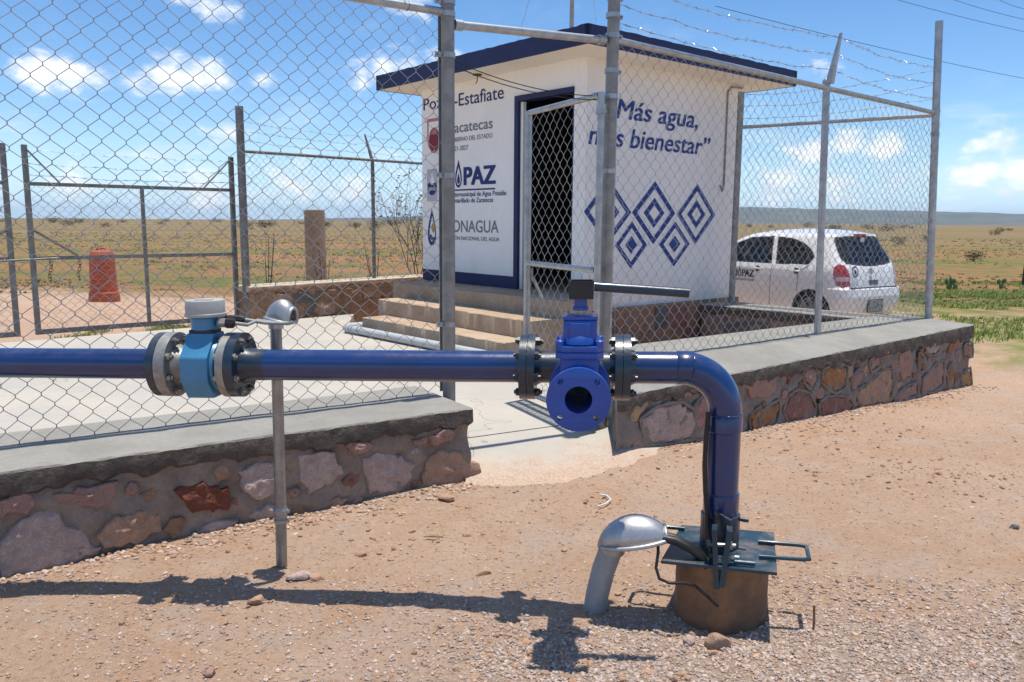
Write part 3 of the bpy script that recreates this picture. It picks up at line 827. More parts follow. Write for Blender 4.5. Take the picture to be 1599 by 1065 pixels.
rubble_face(fd, B0 - BF * .05, BR, -BF, .05, 3.05, -.15, .50, 'bbbdgbe', 2, 31, .018, base=.36)
q = MB(); bbox(q, .02, LF - .02, .0, LR, .516, .688); q.build('floor_slab', step_m, ph)
# steps in front of the door
for nm, r_, s1_, dep_, zt_ in (('landing', -.62, 3.20, .618, .68), ('step', -1.08, 2.84, .458, .49), ('step', -1.45, 2.62, .368, .29)):
    o_ = cap_slab(nm, B0 + BR * r_, BF, BR, -.30, s1_, dep_, -.1, zt_, step_m, ph, over=0.0, low=.0, step=.03)
    o_.data.materials[1] = step_m
q = MB(); bbox(q, D1 + .025, LF + .003, -.004, 0.0, .684, .845); q.build('skirting_band', paint_navy, ph)
dfm = MB(); bbox(dfm, D1 - .065, D1 + .01, -.02, T, .69, DZ - .06); bbox(dfm, D0 + .0, D1 + .01, -.02, T, DZ - .06, DZ + .004); bbox(dfm, D0, D0 + .05, .03, T, .69, DZ - .06)
dfm = dfm.build('door_frame', paint_navy, ph, bevel=.004)
q = MB(); bbox(q, D1 - .115, D1 - .068, .02, .07, .69, DZ - .07); q.build('door_stile', paint_white, ph)
q = MB(); bbox(q, 1.2, 1.9, 2.2, 2.6, 1.3, 2.4); q.build('control_cabinet', mat('cabinet_grey', (.14, .14, .14), .5), ph, bevel=.01)
# roof slab: cream underside, navy fascia all round
OV = .50
q = MB(); bbox(q, -OV + .02, LF + OV - .10, -OV + .02, LR + OV - .02, ZT, ZT + .175); roof = q.build('roof', paint_cream, ph)
e0, e1, f0, f1 = -OV, LF + OV - .08, -OV, LR + OV
def fascia(a, b_, n_, k):
    """painted edge with a slightly ragged top"""
    a, b_ = V(a), V(b_); d = (b_ - a); L = d.length; d.normalize()
    N = int(L / .06); vs = []; fs = []
    for i in range(N + 1):
        s = L * i / N
        w = noise.noise(V((s * 6, k, 0))) * .010 + noise.noise(V((s * 19, k, 2))) * .006
        p = a + d * s
        vs += [p + V((0, 0, ZT - .004)), p + V((0, 0, ZT + .198 + w)), p - n_ * .06 + V((0, 0, ZT + .198 + w)), p - n_ * .018 + V((0, 0, ZT - .004))]
    for i in range(N):
        for j in range(4):
            u = i * 4 + j; v_ = i * 4 + (j + 1) % 4
            fs.append((u, v_, v_ + 4, u + 4))
    fs += [(0, 1, 2, 3), (N * 4, N * 4 + 1, N * 4 + 2, N * 4 + 3)]
    return MB().add(vs, fs).build('fascia', paint_navy, roof, smooth=50)
BP = lambda s, r: B0 + BF * s + BR * r
fascia(BP(e0, f0), BP(e1, f0), -BR, 1); fascia(BP(e0, f0), BP(e0, f1), -BF, 2)
fascia(BP(e1, f0), BP(e1, f1), BF, 3); fascia(BP(e0, f1), BP(e1, f1), BR, 4)
lf = MB(); lp_ = BP(1.75, -.22) + UP * (ZT - .002)
lf.lathe(lp_, -UP, [(0, .06), (.012, .06), (.018, .03)], 14); lf.tube([lp_ - UP * .01, lp_ - UP * .08, lp_ - UP * .11 + BF * .03], .007, 6)
lf.build('lamp_socket', mat('rusty_fitting', (.10, .07, .05), .8), ph, smooth=40)
q = MB(); q.tube([BP(-.012, 2.68) + UP * z for z in (3.30, 2.9, 2.5, 2.05)] + [BP(-.03, 2.62) + UP * 1.98, BP(-.02, 2.58) + UP * 2.06], .012, 6)
q.tube([BP(-.012, 2.68) + UP * 3.30, BP(-.012, 2.76) + UP * 3.37, BP(-.012, 3.0) + UP * 3.38], .012, 6)
q.build('conduit', mat('old_conduit', (.30, .25, .21), .7), ph, smooth=60)

# --- lettering on the front wall (reads from the far end towards the corner)
fx = -BF
def ft(body, mt, s_end, base, height, **k):
    return text_on(body, B0, fx, UP, mt, ph, right=-s_end, base=base, height=height, **k)
ft('Pozo', ink_navy, 2.66, 3.125, .17, sub='Pozo', subw=.63, bold=.008)
ft('-Estafiate', ink_navy, 1.481, 3.105, .175, sub='Estafiate', subw=.957, bold=.008)
ft('Zacatecas', ink_grey, 1.705, 2.755, .145, sub='acatecas', subw=.832, bold=.014)
ft('GOBIERNO DEL ESTADO', ink_grey, 1.705, 2.634, .06, sub='BIERNO DEL ESTADO', subw=.83, bold=.004)
ft('2021-2027', ink_grey, 2.231, 2.511, .066, sub='21-2027', subw=.306, bold=.004)
ft('JI', ink_navy, 2.57, 2.045, .245, width=.26, bold=.05)
ft('PAZ', ink_navy, 1.649, 2.045, .245, width=.669, bold=.055)
q = MB(); bbox(q, 1.648, 2.85, -.004, -.002, 1.966, 1.986); q.build('rule_line', ink_navy, ph)
ft('Junta Intermunicipal de Agua Potable', ink_navy, 1.419, 1.887, .066, sub='termunicipal de Agua Potable', subw=1.118, bold=.012)
ft('y Alcantarillado de Zacatecas', ink_navy, 1.687, 1.804, .066, sub='ntarillado de Zacatecas', subw=.85, bold=.012)
ft('CONAGUA', ink_grey, 1.576, 1.402, .17, sub='ONAGUA', subw=1.013, bold=.012)
ft('COMISIÓN NACIONAL DEL AGUA', ink_grey, 1.552, 1.291, .055, sub='ÓN NACIONAL DEL AGUA', subw=.99, bold=.008)

def flat(parts_pts, mt, name, o, ax, parent, off=.003):
    """painted flat shape: list of polygons in wall coordinates (x, z)"""
    an = V(ax).cross(UP); mb = MB()
    for poly in parts_pts:
        mb.add([V(o) + V(ax) * x + UP * z + an * off for x, z in poly], [tuple(range(len(poly)))])
    return mb.build(name, mt, parent, fix=False)
def ring_quads(a, b_):
    n = len(a)
    return [(a[i], a[(i + 1) % n], b_[(i + 1) % n], b_[i]) for i in range(n)]
def drop(cx, cz, w, h, n=28):
    return [(cx + w * math.sin(t_) * abs(math.sin(t_ / 2)) ** 1.3, cz + h * math.cos(t_)) for t_ in [2 * math.pi * i / n for i in range(n)]]
flat(ring_quads(drop(-2.45, 2.20, .105, .19), drop(-2.45, 2.17, .07, .125)), ink_navy, 'drop_emblem', B0, fx, ph)
flat([drop(-2.45, 2.135, .045, .075)], ink_navy, 'drop_emblem', B0, fx, ph)
# shield emblem
sh = lambda s, dz=0: [(-3.03 + s * x, 2.75 + dz + s * z) for x, z in [(-.17, .245), (.17, .245), (.17, -.05), (.14, -.15), (.07, -.225), (0, -.245), (-.07, -.225), (-.14, -.15), (-.17, -.05)]]
flat(ring_quads(sh(1), sh(.82)), ink_rose, 'shield_emblem', B0, fx, ph)
flat([[(-3.03 + .125 * math.cos(a), 2.70 + .165 * math.sin(a)) for a in [2 * math.pi * i / 26 for i in range(26)]]], ink_red, 'shield_emblem', B0, fx, ph, off=.004)
flat([[(-3.10, 2.79), (-3.06, 2.86), (-3.03, 2.81), (-2.99, 2.87), (-2.95, 2.79), (-3.03, 2.76)]], ink_rose, 'shield_emblem', B0, fx, ph, off=.0055)
# striped emblem with a pale mountain
bars = [[(-3.21 + i * .029, 1.83), (-3.195 + i * .029, 1.83), (-3.195 + i * .029, 2.29), (-3.21 + i * .029, 2.29)] for i in range(9)]
flat(bars, ink_lilac, 'striped_emblem', B0, fx, ph)
flat([[(-3.18, 2.06), (-3.12, 2.13), (-3.085, 2.25), (-3.04, 2.14), (-2.98, 2.06)]], paint_white, 'striped_emblem', B0, fx, ph, off=.004)
flat([[(-3.20, 2.08), (-3.14, 2.10), (-3.085, 2.06), (-3.03, 2.10), (-2.97, 2.08), (-2.98, 1.98), (-3.03, 1.93), (-3.085, 1.915), (-3.14, 1.93), (-3.19, 1.98)]], ink_navy, 'striped_emblem', B0, fx, ph, off=.0055)
text_on('JIAPAZ', B0, fx, UP, paint_white, ph, right=-2.99, base=1.985, height=.05, width=.185, bold=.01, off=.0075)
# water drop emblem
flat(ring_quads(drop(-3.10, 1.46, .145, .265), drop(-3.09, 1.44, .10, .19)), ink_navy, 'drop_emblem', B0, fx, ph)
flat([[(-3.12, 1.47), (-3.07, 1.53), (-3.02, 1.55), (-3.01, 1.45), (-3.05, 1.37), (-3.10, 1.41)]], ink_gold, 'drop_emblem', B0, fx, ph, off=.004)
flat([[(-3.19, 1.33), (-3.13, 1.36), (-3.07, 1.31), (-3.0, 1.33), (-3.01, 1.27), (-3.07, 1.255), (-3.13, 1.29), (-3.18, 1.27)]], ink_navy, 'drop_emblem', B0, fx, ph, off=.0045)

# --- mural on the side wall
def rtxt(body, left, base, height, width, **k):
    return text_on(body, B0, BR, UP, ink_blue, ph, left=left, base=base, height=height, width=width, **k)
rtxt('“', .27, 2.765, .25, .11, bold=.02, shear=.18)
rtxt('Más agua,', .50, 2.775, .235, 1.56, bold=.022, shear=.2)
rtxt('más bienestar”', .045, 2.445, .235, 2.30, bold=.022, shear=.2)
def diamond(cx, cz, w, h, scales):
    D = lambda k: [(cx - w * k, cz), (cx, cz - h * k), (cx + w * k, cz), (cx, cz + h * k)]
    polys = []
    for i in range(0, len(scales) - 1, 2):
        polys += ring_quads(D(scales[i]), D(scales[i + 1]))
    if len(scales) % 2: polys.append(D(scales[-1]))
    flat(polys, ink_blue, 'diamond', B0, BR, ph)
diamond(.40, 1.672, .412, .395, (1, .77, .48, .25)); diamond(1.245, 1.672, .42, .395, (1, .77, .48, .25)); diamond(2.11, 1.662, .415, .40, (1, .77, .48, .25))
diamond(.83, 1.275, .295, .292, (1, .72, .38)); diamond(1.675, 1.275, .315, .292, (1, .72, .38))

# mast on the roof
mp = BP(.78, .50) + UP * (ZT + .174)
q = MB().tube([mp, mp + UP * 2.6], .028, 10)
mast = thing('antenna_mast', 'thin dark mast pole standing on the pump house roof', 'mast', mp)
q.build('pole', galv_dull, mast, smooth=50)
q = MB(); q.lathe(mp, UP, [(0, .07), (.012, .07), (.02, .035), (.08, .033)], 12); q.build('base_plate', galv_dull, mast, smooth=40)
for k_, (s_, r_) in enumerate([(-.30, .25), (.9, -.3), (1.4, 1.7)]):
    e_ = BP(s_, r_) + UP * (ZT + .2)
    MB().tube([e_, mp + UP * 2.5], .0025, 4).build('guy_wire', galv_dull, mast)

# grey drain pipe lying along the foot of the steps
pa, pb = V((-2.17, 10.59, .15)), V((.35, 7.80, .15))
dp = thing('drain_pipe', 'pale grey plastic pipe lying on the concrete at the foot of the steps', 'pipe', pa)
pd = (pb - pa).normalized()
MB().tube([pa, pb], .052, 16).build('pipe', pvc, dp, smooth=50)
el_ = [pa + pd * .12]
n_in = BR
for i in range(7):
    a = i / 6 * math.pi / 2
    el_.append(pa + pd * (.06 - .09 * math.sin(a)) + n_in * (.09 * (1 - math.cos(a))))
el_.append(el_[-1] + n_in * .16)
MB().tube(el_, .062, 16).build('elbow', pvc, dp, smooth=60)
for s_ in (.16, .30):
    MB().lathe(pa + pd * s_, pd, [(0, .054), (0, .064), (.03, .064), (.03, .054)], 18).build('collar', pvc, dp, smooth=40)

# ---------------------------------------------------------------- fences
def chain_link(p0, p1, za, zb, diag, r, sides=4, sag=.0):
    """woven zigzag pickets between two plan points; za, zb = (bottom, top) at the two ends"""
    p0, p1 = V((p0[0], p0[1], 0)), V((p1[0], p1[1], 0))
    d = p1 - p0; L = d.length; d.normalize(); nrm = V((d.y, -d.x, 0))
    w = diag / 2; mb = MB(); npk = int(L / w)
    for j in range(npk):
        u = (j + .5) * w / L
        z0, z1 = za[0] + (zb[0] - za[0]) * u, za[1] + (zb[1] - za[1]) * u
        H = z1 - z0; kk = max(2, int(H / w)); path = []
        for k in range(kk + 1):
            right = (k + j) % 2 == 1
            x = (j + 1) * w + r * .8 if right else j * w - r * .8
            z = z0 + H * k / kk
            jig = noise.noise(V((x * 2.2, z * 2.2, p0.x))) * .014; x += noise.noise(V((x * 1.7, z * 1.7, 9.1))) * .010; z += noise.noise(V((x * 1.9, z * 1.9, 4.4))) * .008 if 0 < k < kk else 0
            sg = 1 if right else -1
            path.append(p0 + d * x + nrm * (sg * r * 1.1 + jig) + V((0, 0, z - .006)))
            path.append(p0 + d * x + nrm * (-sg * r * 1.1 + jig) + V((0, 0, z + .006)))
        if j % 2 and kk > 2: pass
        mb.tube(path, r, sides, caps=False)
    return mb

def barbed(p0, p1, sag, r=.0024, step=.12, seed=0, side=None):
    rs_ = random.Random(seed); mb = MB()
    p0, p1 = V(p0), V(p1); L = (p1 - p0).length; n = max(6, int(L / .12)); pts = []
    for i in range(n + 1):
        u = i / n
        pts.append(p0.lerp(p1, u) - UP * (sag * 4 * u * (1 - u)) + V((rs_.uniform(-.006, .006), rs_.uniform(-.006, .006), rs_.uniform(-.010, .010))))
    mb.tube(pts, r, 4, caps=False)
    mb.tube([p + V((0, .003 * (-1) ** i, .004 * (-1) ** i)) for i, p in enumerate(pts)], r * .8, 3, caps=False)
    d = (p1 - p0).normalized()
    for i in range(1, n):
        c_ = pts[i]
        for s_ in (-1, 1):
            a = V((rs_.uniform(-1, 1), rs_.uniform(-1, 1), rs_.uniform(-1, 1))).normalized() * .022
            mb.tube([c_ - a + d * .004 * s_, c_ + a + d * .004 * s_], r * .75, 3, caps=False)
    return mb

def post(parent, base, top, r=.04, mt=None, cap='dome', name='post'):
    mb = MB(); base, top = V(base), V(top)
    mb.tube([base, top], r, 16)
    if cap == 'dome':
        mb.lathe(top - UP * .02, UP, [(0, r * 1.12), (.03, r * 1.12), (.05, r * .7), (.058, 0)], 16)
    return mb.build(name, mt or galv, parent, smooth=40)

def band(parent, c, r, tow=None, mt=None):
    """clamp band round a post, with a bolted lug"""
    mb = MB().lathe(V(c) - UP * .016, UP, [(0, r + .001), (0, r + .006), (.032, r + .006), (.032, r + .001)], 18, closed=True)
    if tow is not None:
        tw = V(tow).normalized(); sd2 = V((tw.y, -tw.x, 0))
        mb.box(V(c) + tw * (r + .022), (.045, .02, .03), Matrix((tw, sd2, UP)).transposed())
        mb.tube([V(c) + tw * (r + .03) - sd2 * .024, V(c) + tw * (r + .03) + sd2 * .024], .007, 6)
    return mb.build('clamp_band', mt or galv, parent, smooth=40)

# front fence, left of the gate
FA, FB = V((-.445, 5.20, 0)), V((-2.50, 3.86, 0))
FD = (FB - FA).normalized(); FE = FA + FD * 5.6
GL = V((-.405, 5.165, 0))
lfence = thing('chain_link_fence', 'near chain-link fence on the low wall left of the gate, behind the flow meter', 'fence', FA)
chain_link(FA, FE, (.452, 2.79), (.452, 2.79), .113, .0019).build('wire_mesh', wire_old, lfence, smooth=180, fix=False)
MB().tube([GL + FD * .04 + UP * 2.80, FE + UP * 2.80], .024, 14).build('top_rail', galv, lfence, smooth=50)
post(lfence, GL + UP * -.1, GL + UP * 4.2, .041, galv_dull)
post(lfence, FA + FD * 3.15 + UP * .4, FA + FD * 3.15 + UP * 2.83, .03, galv_dull)
MB().box(FA + FD * .015 + UP * 1.62, (.02, .006, 2.33), Matrix((FD, V((FD.y, -FD.x, 0)), UP)).transposed()).build('tension_bar', galv, lfence)
for z_ in (2.86, 2.79, 2.55, 1.83, .9):
    band(lfence, GL + UP * z_, .041, FD)
for k_ in range(9):      # tie wires on the top rail
    c_ = GL + FD * (.25 + k_ * .42) + UP * 2.80
    MB().tube([c_ + V((0, .0, .0)) + V((FD.y, -FD.x, 0)) * (.028 * math.cos(a)) + UP * (.028 * math.sin(a)) + FD * .003 * i for i, a in enumerate([j * .7 for j in range(14)])] + [c_ + UP * .05 + FD * .05], .0022, 4).build('tie_wire', galv_dull, lfence)

# front fence, right of the gate
GR, GK = V((.65, 5.75, 0)), V((4.77, 9.26, 0))
QD = (GK - GR).normalized(); QN = V((QD.y, -QD.x, 0))
rfence = thing('chain_link_fence', 'chain-link fence with barbed wire on the stone wall right of the gate', 'fence', GR)
chain_link(GR + QD * .06, GK - QD * .05, (.55, 2.76), (.495, 2.75), .113, .0021).build('wire_mesh', wire_m, rfence, smooth=180, fix=False)
MB().tube([GR + QD * .04 + UP * 2.78, GK + UP * 2.77 + V((-.10, 0, 0))], .024, 14).build('top_rail', galv, rfence, smooth=50)
post(rfence, GR + UP * -.1 + V((.0, 0, 0)), GR + UP * 4.4 + V((.03, 0, 0)), .042, galv_dull)
post(rfence, GK + UP * .4, GK + UP * 3.74 + V((-.15, .0, 0)), .040, galv, cap=None)
MP = GR.lerp(GK, .548)
MPT = V((-.06, 0, 0))
post(rfence, MP + UP * .45, MP + UP * 2.83 + MPT, .032, galv)
arm_tip = MP + UP * 3.24 + QN * .10 + MPT
MQ = MP + MPT
MB().add([MQ + UP * 2.81 + QD * .030, MQ + UP * 2.81 - QD * .030, arm_tip - QD * .012, arm_tip + QD * .012,
          MQ + UP * 2.81 + QD * .030 + QN * .06, MQ + UP * 2.81 - QD * .030 + QN * .06, arm_tip - QD * .012 + QN * .02, arm_tip + QD * .012 + QN * .02],
         [(0, 1, 2, 3), (4, 5, 6, 7), (0, 4, 7, 3), (1, 5, 6, 2), (0, 1, 5, 4), (3, 2, 6, 7)]).build('barb_arm', galv, rfence, bevel=.004)
for z_, tw in ((3.05, QD), (2.93, QD), (2.80, QD), (2.57, QD), (2.40, None), (1.9, None)):
    band(rfence, GR + UP * z_ + V((.015, 0, 0)), .042, tw)
for z_ in (2.79, 2.55, 1.6, .7):
    band(rfence, GK + UP * z_ + V((-.045 * (z_ - .4), 0, 0)), .040, -QD)
MB().box(GR + QD * .075 + UP * 1.66, (.02, .006, 2.2), Matrix((QD, QN, UP)).transposed()).build('tension_bar', galv, rfence)
for k_, (za, zm, zc) in enumerate(((2.90, 2.93, 2.93), (3.02, 3.06, 3.09), (3.16, 3.20, 3.26))):
    tip = MQ + UP * zm + QN * (.05 + .025 * k_)
    b1 = barbed(GR + UP * za + QD * .045, tip, .05, seed=k_)
    b2 = barbed(tip, GK + UP * zc - QD * .04 + V((-.12, 0, 0)), .05, seed=k_ + 9)
    k0 = len(b1.v); b1.v += b2.v; b1.f += [tuple(i + k0 for i in f_) for f_ in b2.f]
    b1.build('barbed_wire', wire_m, rfence, fix=False)

hd = thing('gate_header_rail', 'shiny steel tube spanning the top of the open gate between two posts', 'rail', GL + UP * 2.74)
MB().tube([GL + (GR - GL).normalized() * .045 + UP * 2.735, GR - (GR - GL).normalized() * .045 + UP * 2.765], .026, 16).build('tube', galv, hd, smooth=50)
for pp, dd in ((GL + UP * 2.735, (GR - GL).normalized()), (GR + UP * 2.765, (GL - GR).normalized())):
    MB().lathe(pp + dd * .045, dd, [(0, .026), (0, .033), (.05, .033), (.055, .028)], 16).build('end_cup', galv, hd, smooth=40)
for k_, (za, zb) in enumerate(((2.52, 2.40), (2.49, 2.375))):
    n_ = 14
    pts = [GL.lerp(GR, .035 + .93 * i / n_) + UP * (za + (zb - za) * i / n_ - .05 * 4 * (i / n_) * (1 - i / n_)) for i in range(n_ + 1)]
    tag(MB().tube(pts, .0032, 5).build('strung_wire', rubber, org=pts[0]), ('upper' if k_ == 0 else 'lower') + ' of two dark wires strung between the tall gate posts', 'wire')

# open walk-through gate leaf
HG, HE = V((.585, 5.62, 0)), V((.115, 6.60, 0))
HD = (HE - HG).normalized(); HN = V((HD.y, -HD.x, 0))
leaf = thing('gate_leaf', 'open chain-link gate leaf of bright galvanised tube, hinged on the right post', 'gate', HG)
for s_, z0_, z1_ in ((0, .14, 2.41), ((HE - HG).length, .14, 2.41)):
    MB().tube([HG + HD * s_ + UP * z0_, HG + HD * s_ + UP * z1_], .024, 14).build('stile', galv, leaf, smooth=50)
LL = (HE - HG).length
for z_ in (.16, 1.22, 2.395):
    MB().tube([HG + HD * .024 + UP * z_, HG + HD * (LL - .024) + UP * z_], .022, 14).build('rail', galv, leaf, smooth=50)
chain_link(HG + HD * .05, HE - HD * .05, (.18, 2.37), (.18, 2.37), .113, .0019).build('wire_mesh', wire_m, leaf, smooth=180, fix=False)
MB().box(HE - HD * .055 + UP * 1.28, (.018, .006, 2.2), Matrix((HD, HN, UP)).transposed()).build('tension_bar', galv, leaf)
for z_ in (.5, 2.30):
    mb = MB().lathe(HG + UP * (z_ - .03), UP, [(0, .025), (0, .033), (.06, .033), (.06, .025)], 16, closed=True)
    mb.tube([HG + UP * z_, GR + UP * z_], .016, 8)
    mb.build('hinge', galv, leaf, smooth=40)
q = MB().box(HE - HD * .06 + UP * 1.13, (.05, .03, .10), Matrix((HD, HN, UP)).transposed()); q.tube([HE - HD * .1 + UP * 1.12, HE - HD * .2 + HN * .04 + UP * .95], .012, 8)
q.build('latch', steel_cast, leaf, smooth=40)
for z_ in (2.395, 1.22):
    for s_ in (.012, LL - .012):
        pass

# side fence going back to the pump house
SE = V((2.98, 11.02, 0)); SD = (SE - GK).normalized()
sfence = thing('chain_link_fence', 'side chain-link fence between the far right corner post and the pump house', 'fence', GK)
chain_link(GK + SD * .06, SE - SD * .04, (.50, 2.74), (.49, 2.78), .113, .002, 3).build('wire_mesh', wire_m, sfence, smooth=180, fix=False)
MB().tube([GK + SD * .03 + UP * 2.75 + V((-.10, 0, 0)), SE + UP * 2.80], .023, 12).build('top_rail', galv, sfence, smooth=50)
post(sfence, SE + UP * -.2, SE + UP * 3.25, .042, galv_dull, cap=None)
for k_, z_ in enumerate((2.95, 3.10, 3.25)):
    barbed(GK + UP * (z_ - .02) + SD * .04 + V((-.12, 0, 0)), SE + UP * (z_ - .03), .06, seed=30 + k_).build('barbed_wire', wire_m, sfence, fix=False)

# rear fence on the back wall
E0 = V((-3.80, 11.60, 0)); E1 = W0 + WD * 4.9 - WN * .2
rdir = (W0 - WN * .2 + WD * .02)
bfence = thing('chain_link_fence', 'rear chain-link fence with barbed wire between the tall grey gate post and the pump house', 'fence', E0)
bs = V((rdir.x, rdir.y, 0)); BD = (E1 - bs).normalized()
chain_link(bs, E1, (.61, 2.50), (.61, 2.50), .113, .0022, 3).build('wire_mesh', wire_old, bfence, smooth=180, fix=False)
MB().tube([E0 + UP * 2.50, bs + UP * 2.50, E1 + UP * 2.54], .022, 10).build('top_rail', gate_m, bfence, smooth=50)
post(bfence, E0 - UP * .1, E0 + UP * 3.10, .055, gate_m, cap=None)
for s_ in (2.42, 4.75):
    pb_ = bs + BD * s_
    post(bfence, pb_ + UP * .55, pb_ + UP * 2.52, .03, gate_m, cap=None)
    MB().tube([pb_ + UP * 2.5, pb_ + UP * 2.93 - WN * -.0 + V((-.12, .02, 0))], [.03, .014], 8).build('barb_arm', gate_m, bfence, smooth=50)
for k_, z_ in enumerate((2.64, 2.77, 2.90)):
    barbed(E0 + UP * z_ + BD * .05, bs + BD * 2.42 + UP * z_ + V((-.04 * (k_ + 1), 0, 0)), .03, seed=50 + k_).build('barbed_wire', wire_old, bfence, fix=False)
    barbed(bs + BD * 2.42 + UP * z_ + V((-.04 * (k_ + 1), 0, 0)), E1 + UP * z_, .03, seed=60 + k_).build('barbed_wire', wire_old, bfence, fix=False)

# vehicle gate at the back left: two leaves
def vehicle_leaf(a, b_, label, mid=True, brace_a=True, brace_b=True, tops=(2.42, 2.42)):
    a, b_ = V(a), V(b_); d = b_ - a; L = d.length; d.normalize(); nr = V((d.y, -d.x, 0))
    lf_ = thing('gate_leaf', label, 'gate', a)
    for s_, zt in ((0, tops[0]), (L, tops[1])):
        MB().box(a + d * s_ + UP * ((zt + .12) / 2), (.06, .06, zt - .12), Matrix((d, nr, UP)).transposed()).build('stile', gate_m, lf_, bevel=.006)
    for z_, t_ in ((1.96, .045), (1.06, .045), (.15, .06)):
        MB().box(a + d * (L / 2) + UP * z_, (L - .064, .04, t_), Matrix((d, nr, UP)).transposed()).build('rail', gate_m, lf_, bevel=.005)
    if mid:
        for z0_, z1_ in ((.182, 1.036), (1.084, 1.936)):
            MB().box(a + d * (L * .52) + UP * ((z0_ + z1_) / 2), (.045, .036, z1_ - z0_), Matrix((d, nr, UP)).transposed()).build('mullion', gate_m, lf_, bevel=.004)
    if brace_a: MB().tube([a + d * .03 + UP * 2.36, a + d * .36 + UP * 1.98], .011, 6).build('top_brace', gate_m, lf_)
    if brace_b: MB().tube([b_ - d * .03 + UP * 2.36, b_ - d * .40 + UP * 1.98], .011, 6).build('top_brace', gate_m, lf_)
    MB().tube([a + d * .03 + UP * 1.40 + nr * .01, a + d * .50 + UP * 1.09 + nr * .01], .016, 6).build('diagonal_brace', gate_m, lf_)
    chain_link(a + d * .04 + nr * .028, b_ - d * .04 + nr * .028, (.17, 1.95), (.17, 1.95), .113, .0022, 3).build('wire_mesh', wire_old, lf_, smooth=180, fix=False)
    for k_, z_ in enumerate((2.06, 2.2, 2.36)):
        barbed(a + UP * z_ + d * .03, b_ + UP * z_ - d * .03, .02, seed=80 + k_).build('barbed_wire', wire_old, lf_, fix=False)
    return lf_
v2 = vehicle_leaf((-5.87, 9.98, 0), (-3.98, 11.70, 0), 'closed grey vehicle gate leaf in front of the orange drum')
v1 = vehicle_leaf((-6.02, 9.80, 0), (-8.0, 7.95, 0), 'grey vehicle gate leaf at the left edge of the picture', brace_b=True)
lt = thing('gate_latch', 'rusty latch bar with hanging chain joining the two vehicle gate leaves', 'latch', (-5.95, 9.86, 1.06))
MB().tube([(-6.10, 9.68, 1.04), (-5.62, 10.12, 1.06)], .014, 8).build('bar', gate_m, lt, smooth=50)
link_me = None
for cx_, off_ in ((-5.66, 0), (-5.42, .21)):
    for i in range(7):
        mb = MB().lathe((0, 0, 0), (0, 1, 0) if i % 2 else (1, 0, 0), [(.004 * math.cos(a), .018 + .004 * math.sin(a)) for a in [j * 1.57 for j in range(4)]], 8, closed=True)
        mb.v = [V((p.x, p.y, p.z * 1.4)) + V((cx_, 9.98 + off_ + .03 * math.sin(i), 1.03 - i * .036)) for p in mb.v]
        mb.build('chain_link', mat('rusty_chain', (.09, .05, .03), .7, .3) if link_me is None else link_me, lt)
        link_me = MATS['rusty_chain']

# ---------------------------------------------------------------- discharge piping
from mathutils.geometry import tessellate_polygon
YP, ZP = 3.10, .995
XA, YA = V((1, 0, 0)), V((0, 1, 0))

def plate_with_holes(c, axis, r, bore, nh, rh, hr, t_, spin=0.0, n=48):
    """round flange with a bore and bolt holes, as solid geometry"""
    c, axis = V(c), V(axis).normalized(); u, w = ortho(axis)
    P = lambda x, y, d: c + u * x + w * y + axis * d
    loops = [[(r * math.cos(2 * math.pi * i / n), r * math.sin(2 * math.pi * i / n)) for i in range(n)]]
    if bore: loops.append([(bore * math.cos(2 * math.pi * i / 32), bore * math.sin(2 * math.pi * i / 32)) for i in range(32)])
    for k in range(nh):
        a = spin + 2 * math.pi * k / nh
        loops.append([(rh * math.cos(a) + hr * math.cos(2 * math.pi * i / 12), rh * math.sin(a) + hr * math.sin(2 * math.pi * i / 12)) for i in range(12)])
    tris = tessellate_polygon([[V((x, y, 0)) for x, y in lp] for lp in loops])
    allp = [p for lp in loops for p in lp]; N = len(allp)
    mb = MB(); vs = [P(x, y, 0) for x, y in allp] + [P(x, y, t_) for x, y in allp]
    fs = [tuple(q) for q in tris] + [tuple(i + N for i in q) for q in tris]
    k = 0
    for lp in loops:
        m_ = len(lp)
        fs += [(k + i, k + (i + 1) % m_, N + k + (i + 1) % m_, N + k + i) for i in range(m_)]
        k += m_
    return mb.add(vs, fs)

def bolt_mesh(name, half, r=.0095, mt=bolt_m):
    """hex bolt along local X with head and nut, the flanges sit between"""
    mb = MB()
    mb.tube([(-half - .021, 0, 0), (half + .025, 0, 0)], r * .8, 8)
    for a, b_ in ((-half - .014, -half + .001), (half - .001, half + .016)):
        mb.tube([(a, 0, 0), (b_, 0, 0)], r * 1.5, 6)
    me = bpy.data.meshes.new(name); me.from_pydata(mb.v, [], mb.f); me.materials.append(mt); me.update()
    return me
bolt_pair = bolt_mesh('bolt', .030, .0105, bolt_dark)
bolt_zinc = bolt_mesh('bolt', .030, .0105, bolt_m)
def ring_bolts(parent, me, c, axis, r, n, spin):
    u, w = ortho(V(axis))
    for k in range(n):
        a = spin + 2 * math.pi * k / n
        inst('bolt', me, parent, V(c) + u * (r * math.cos(a)) + w * (r * math.sin(a)), axis_rot(axis, a))

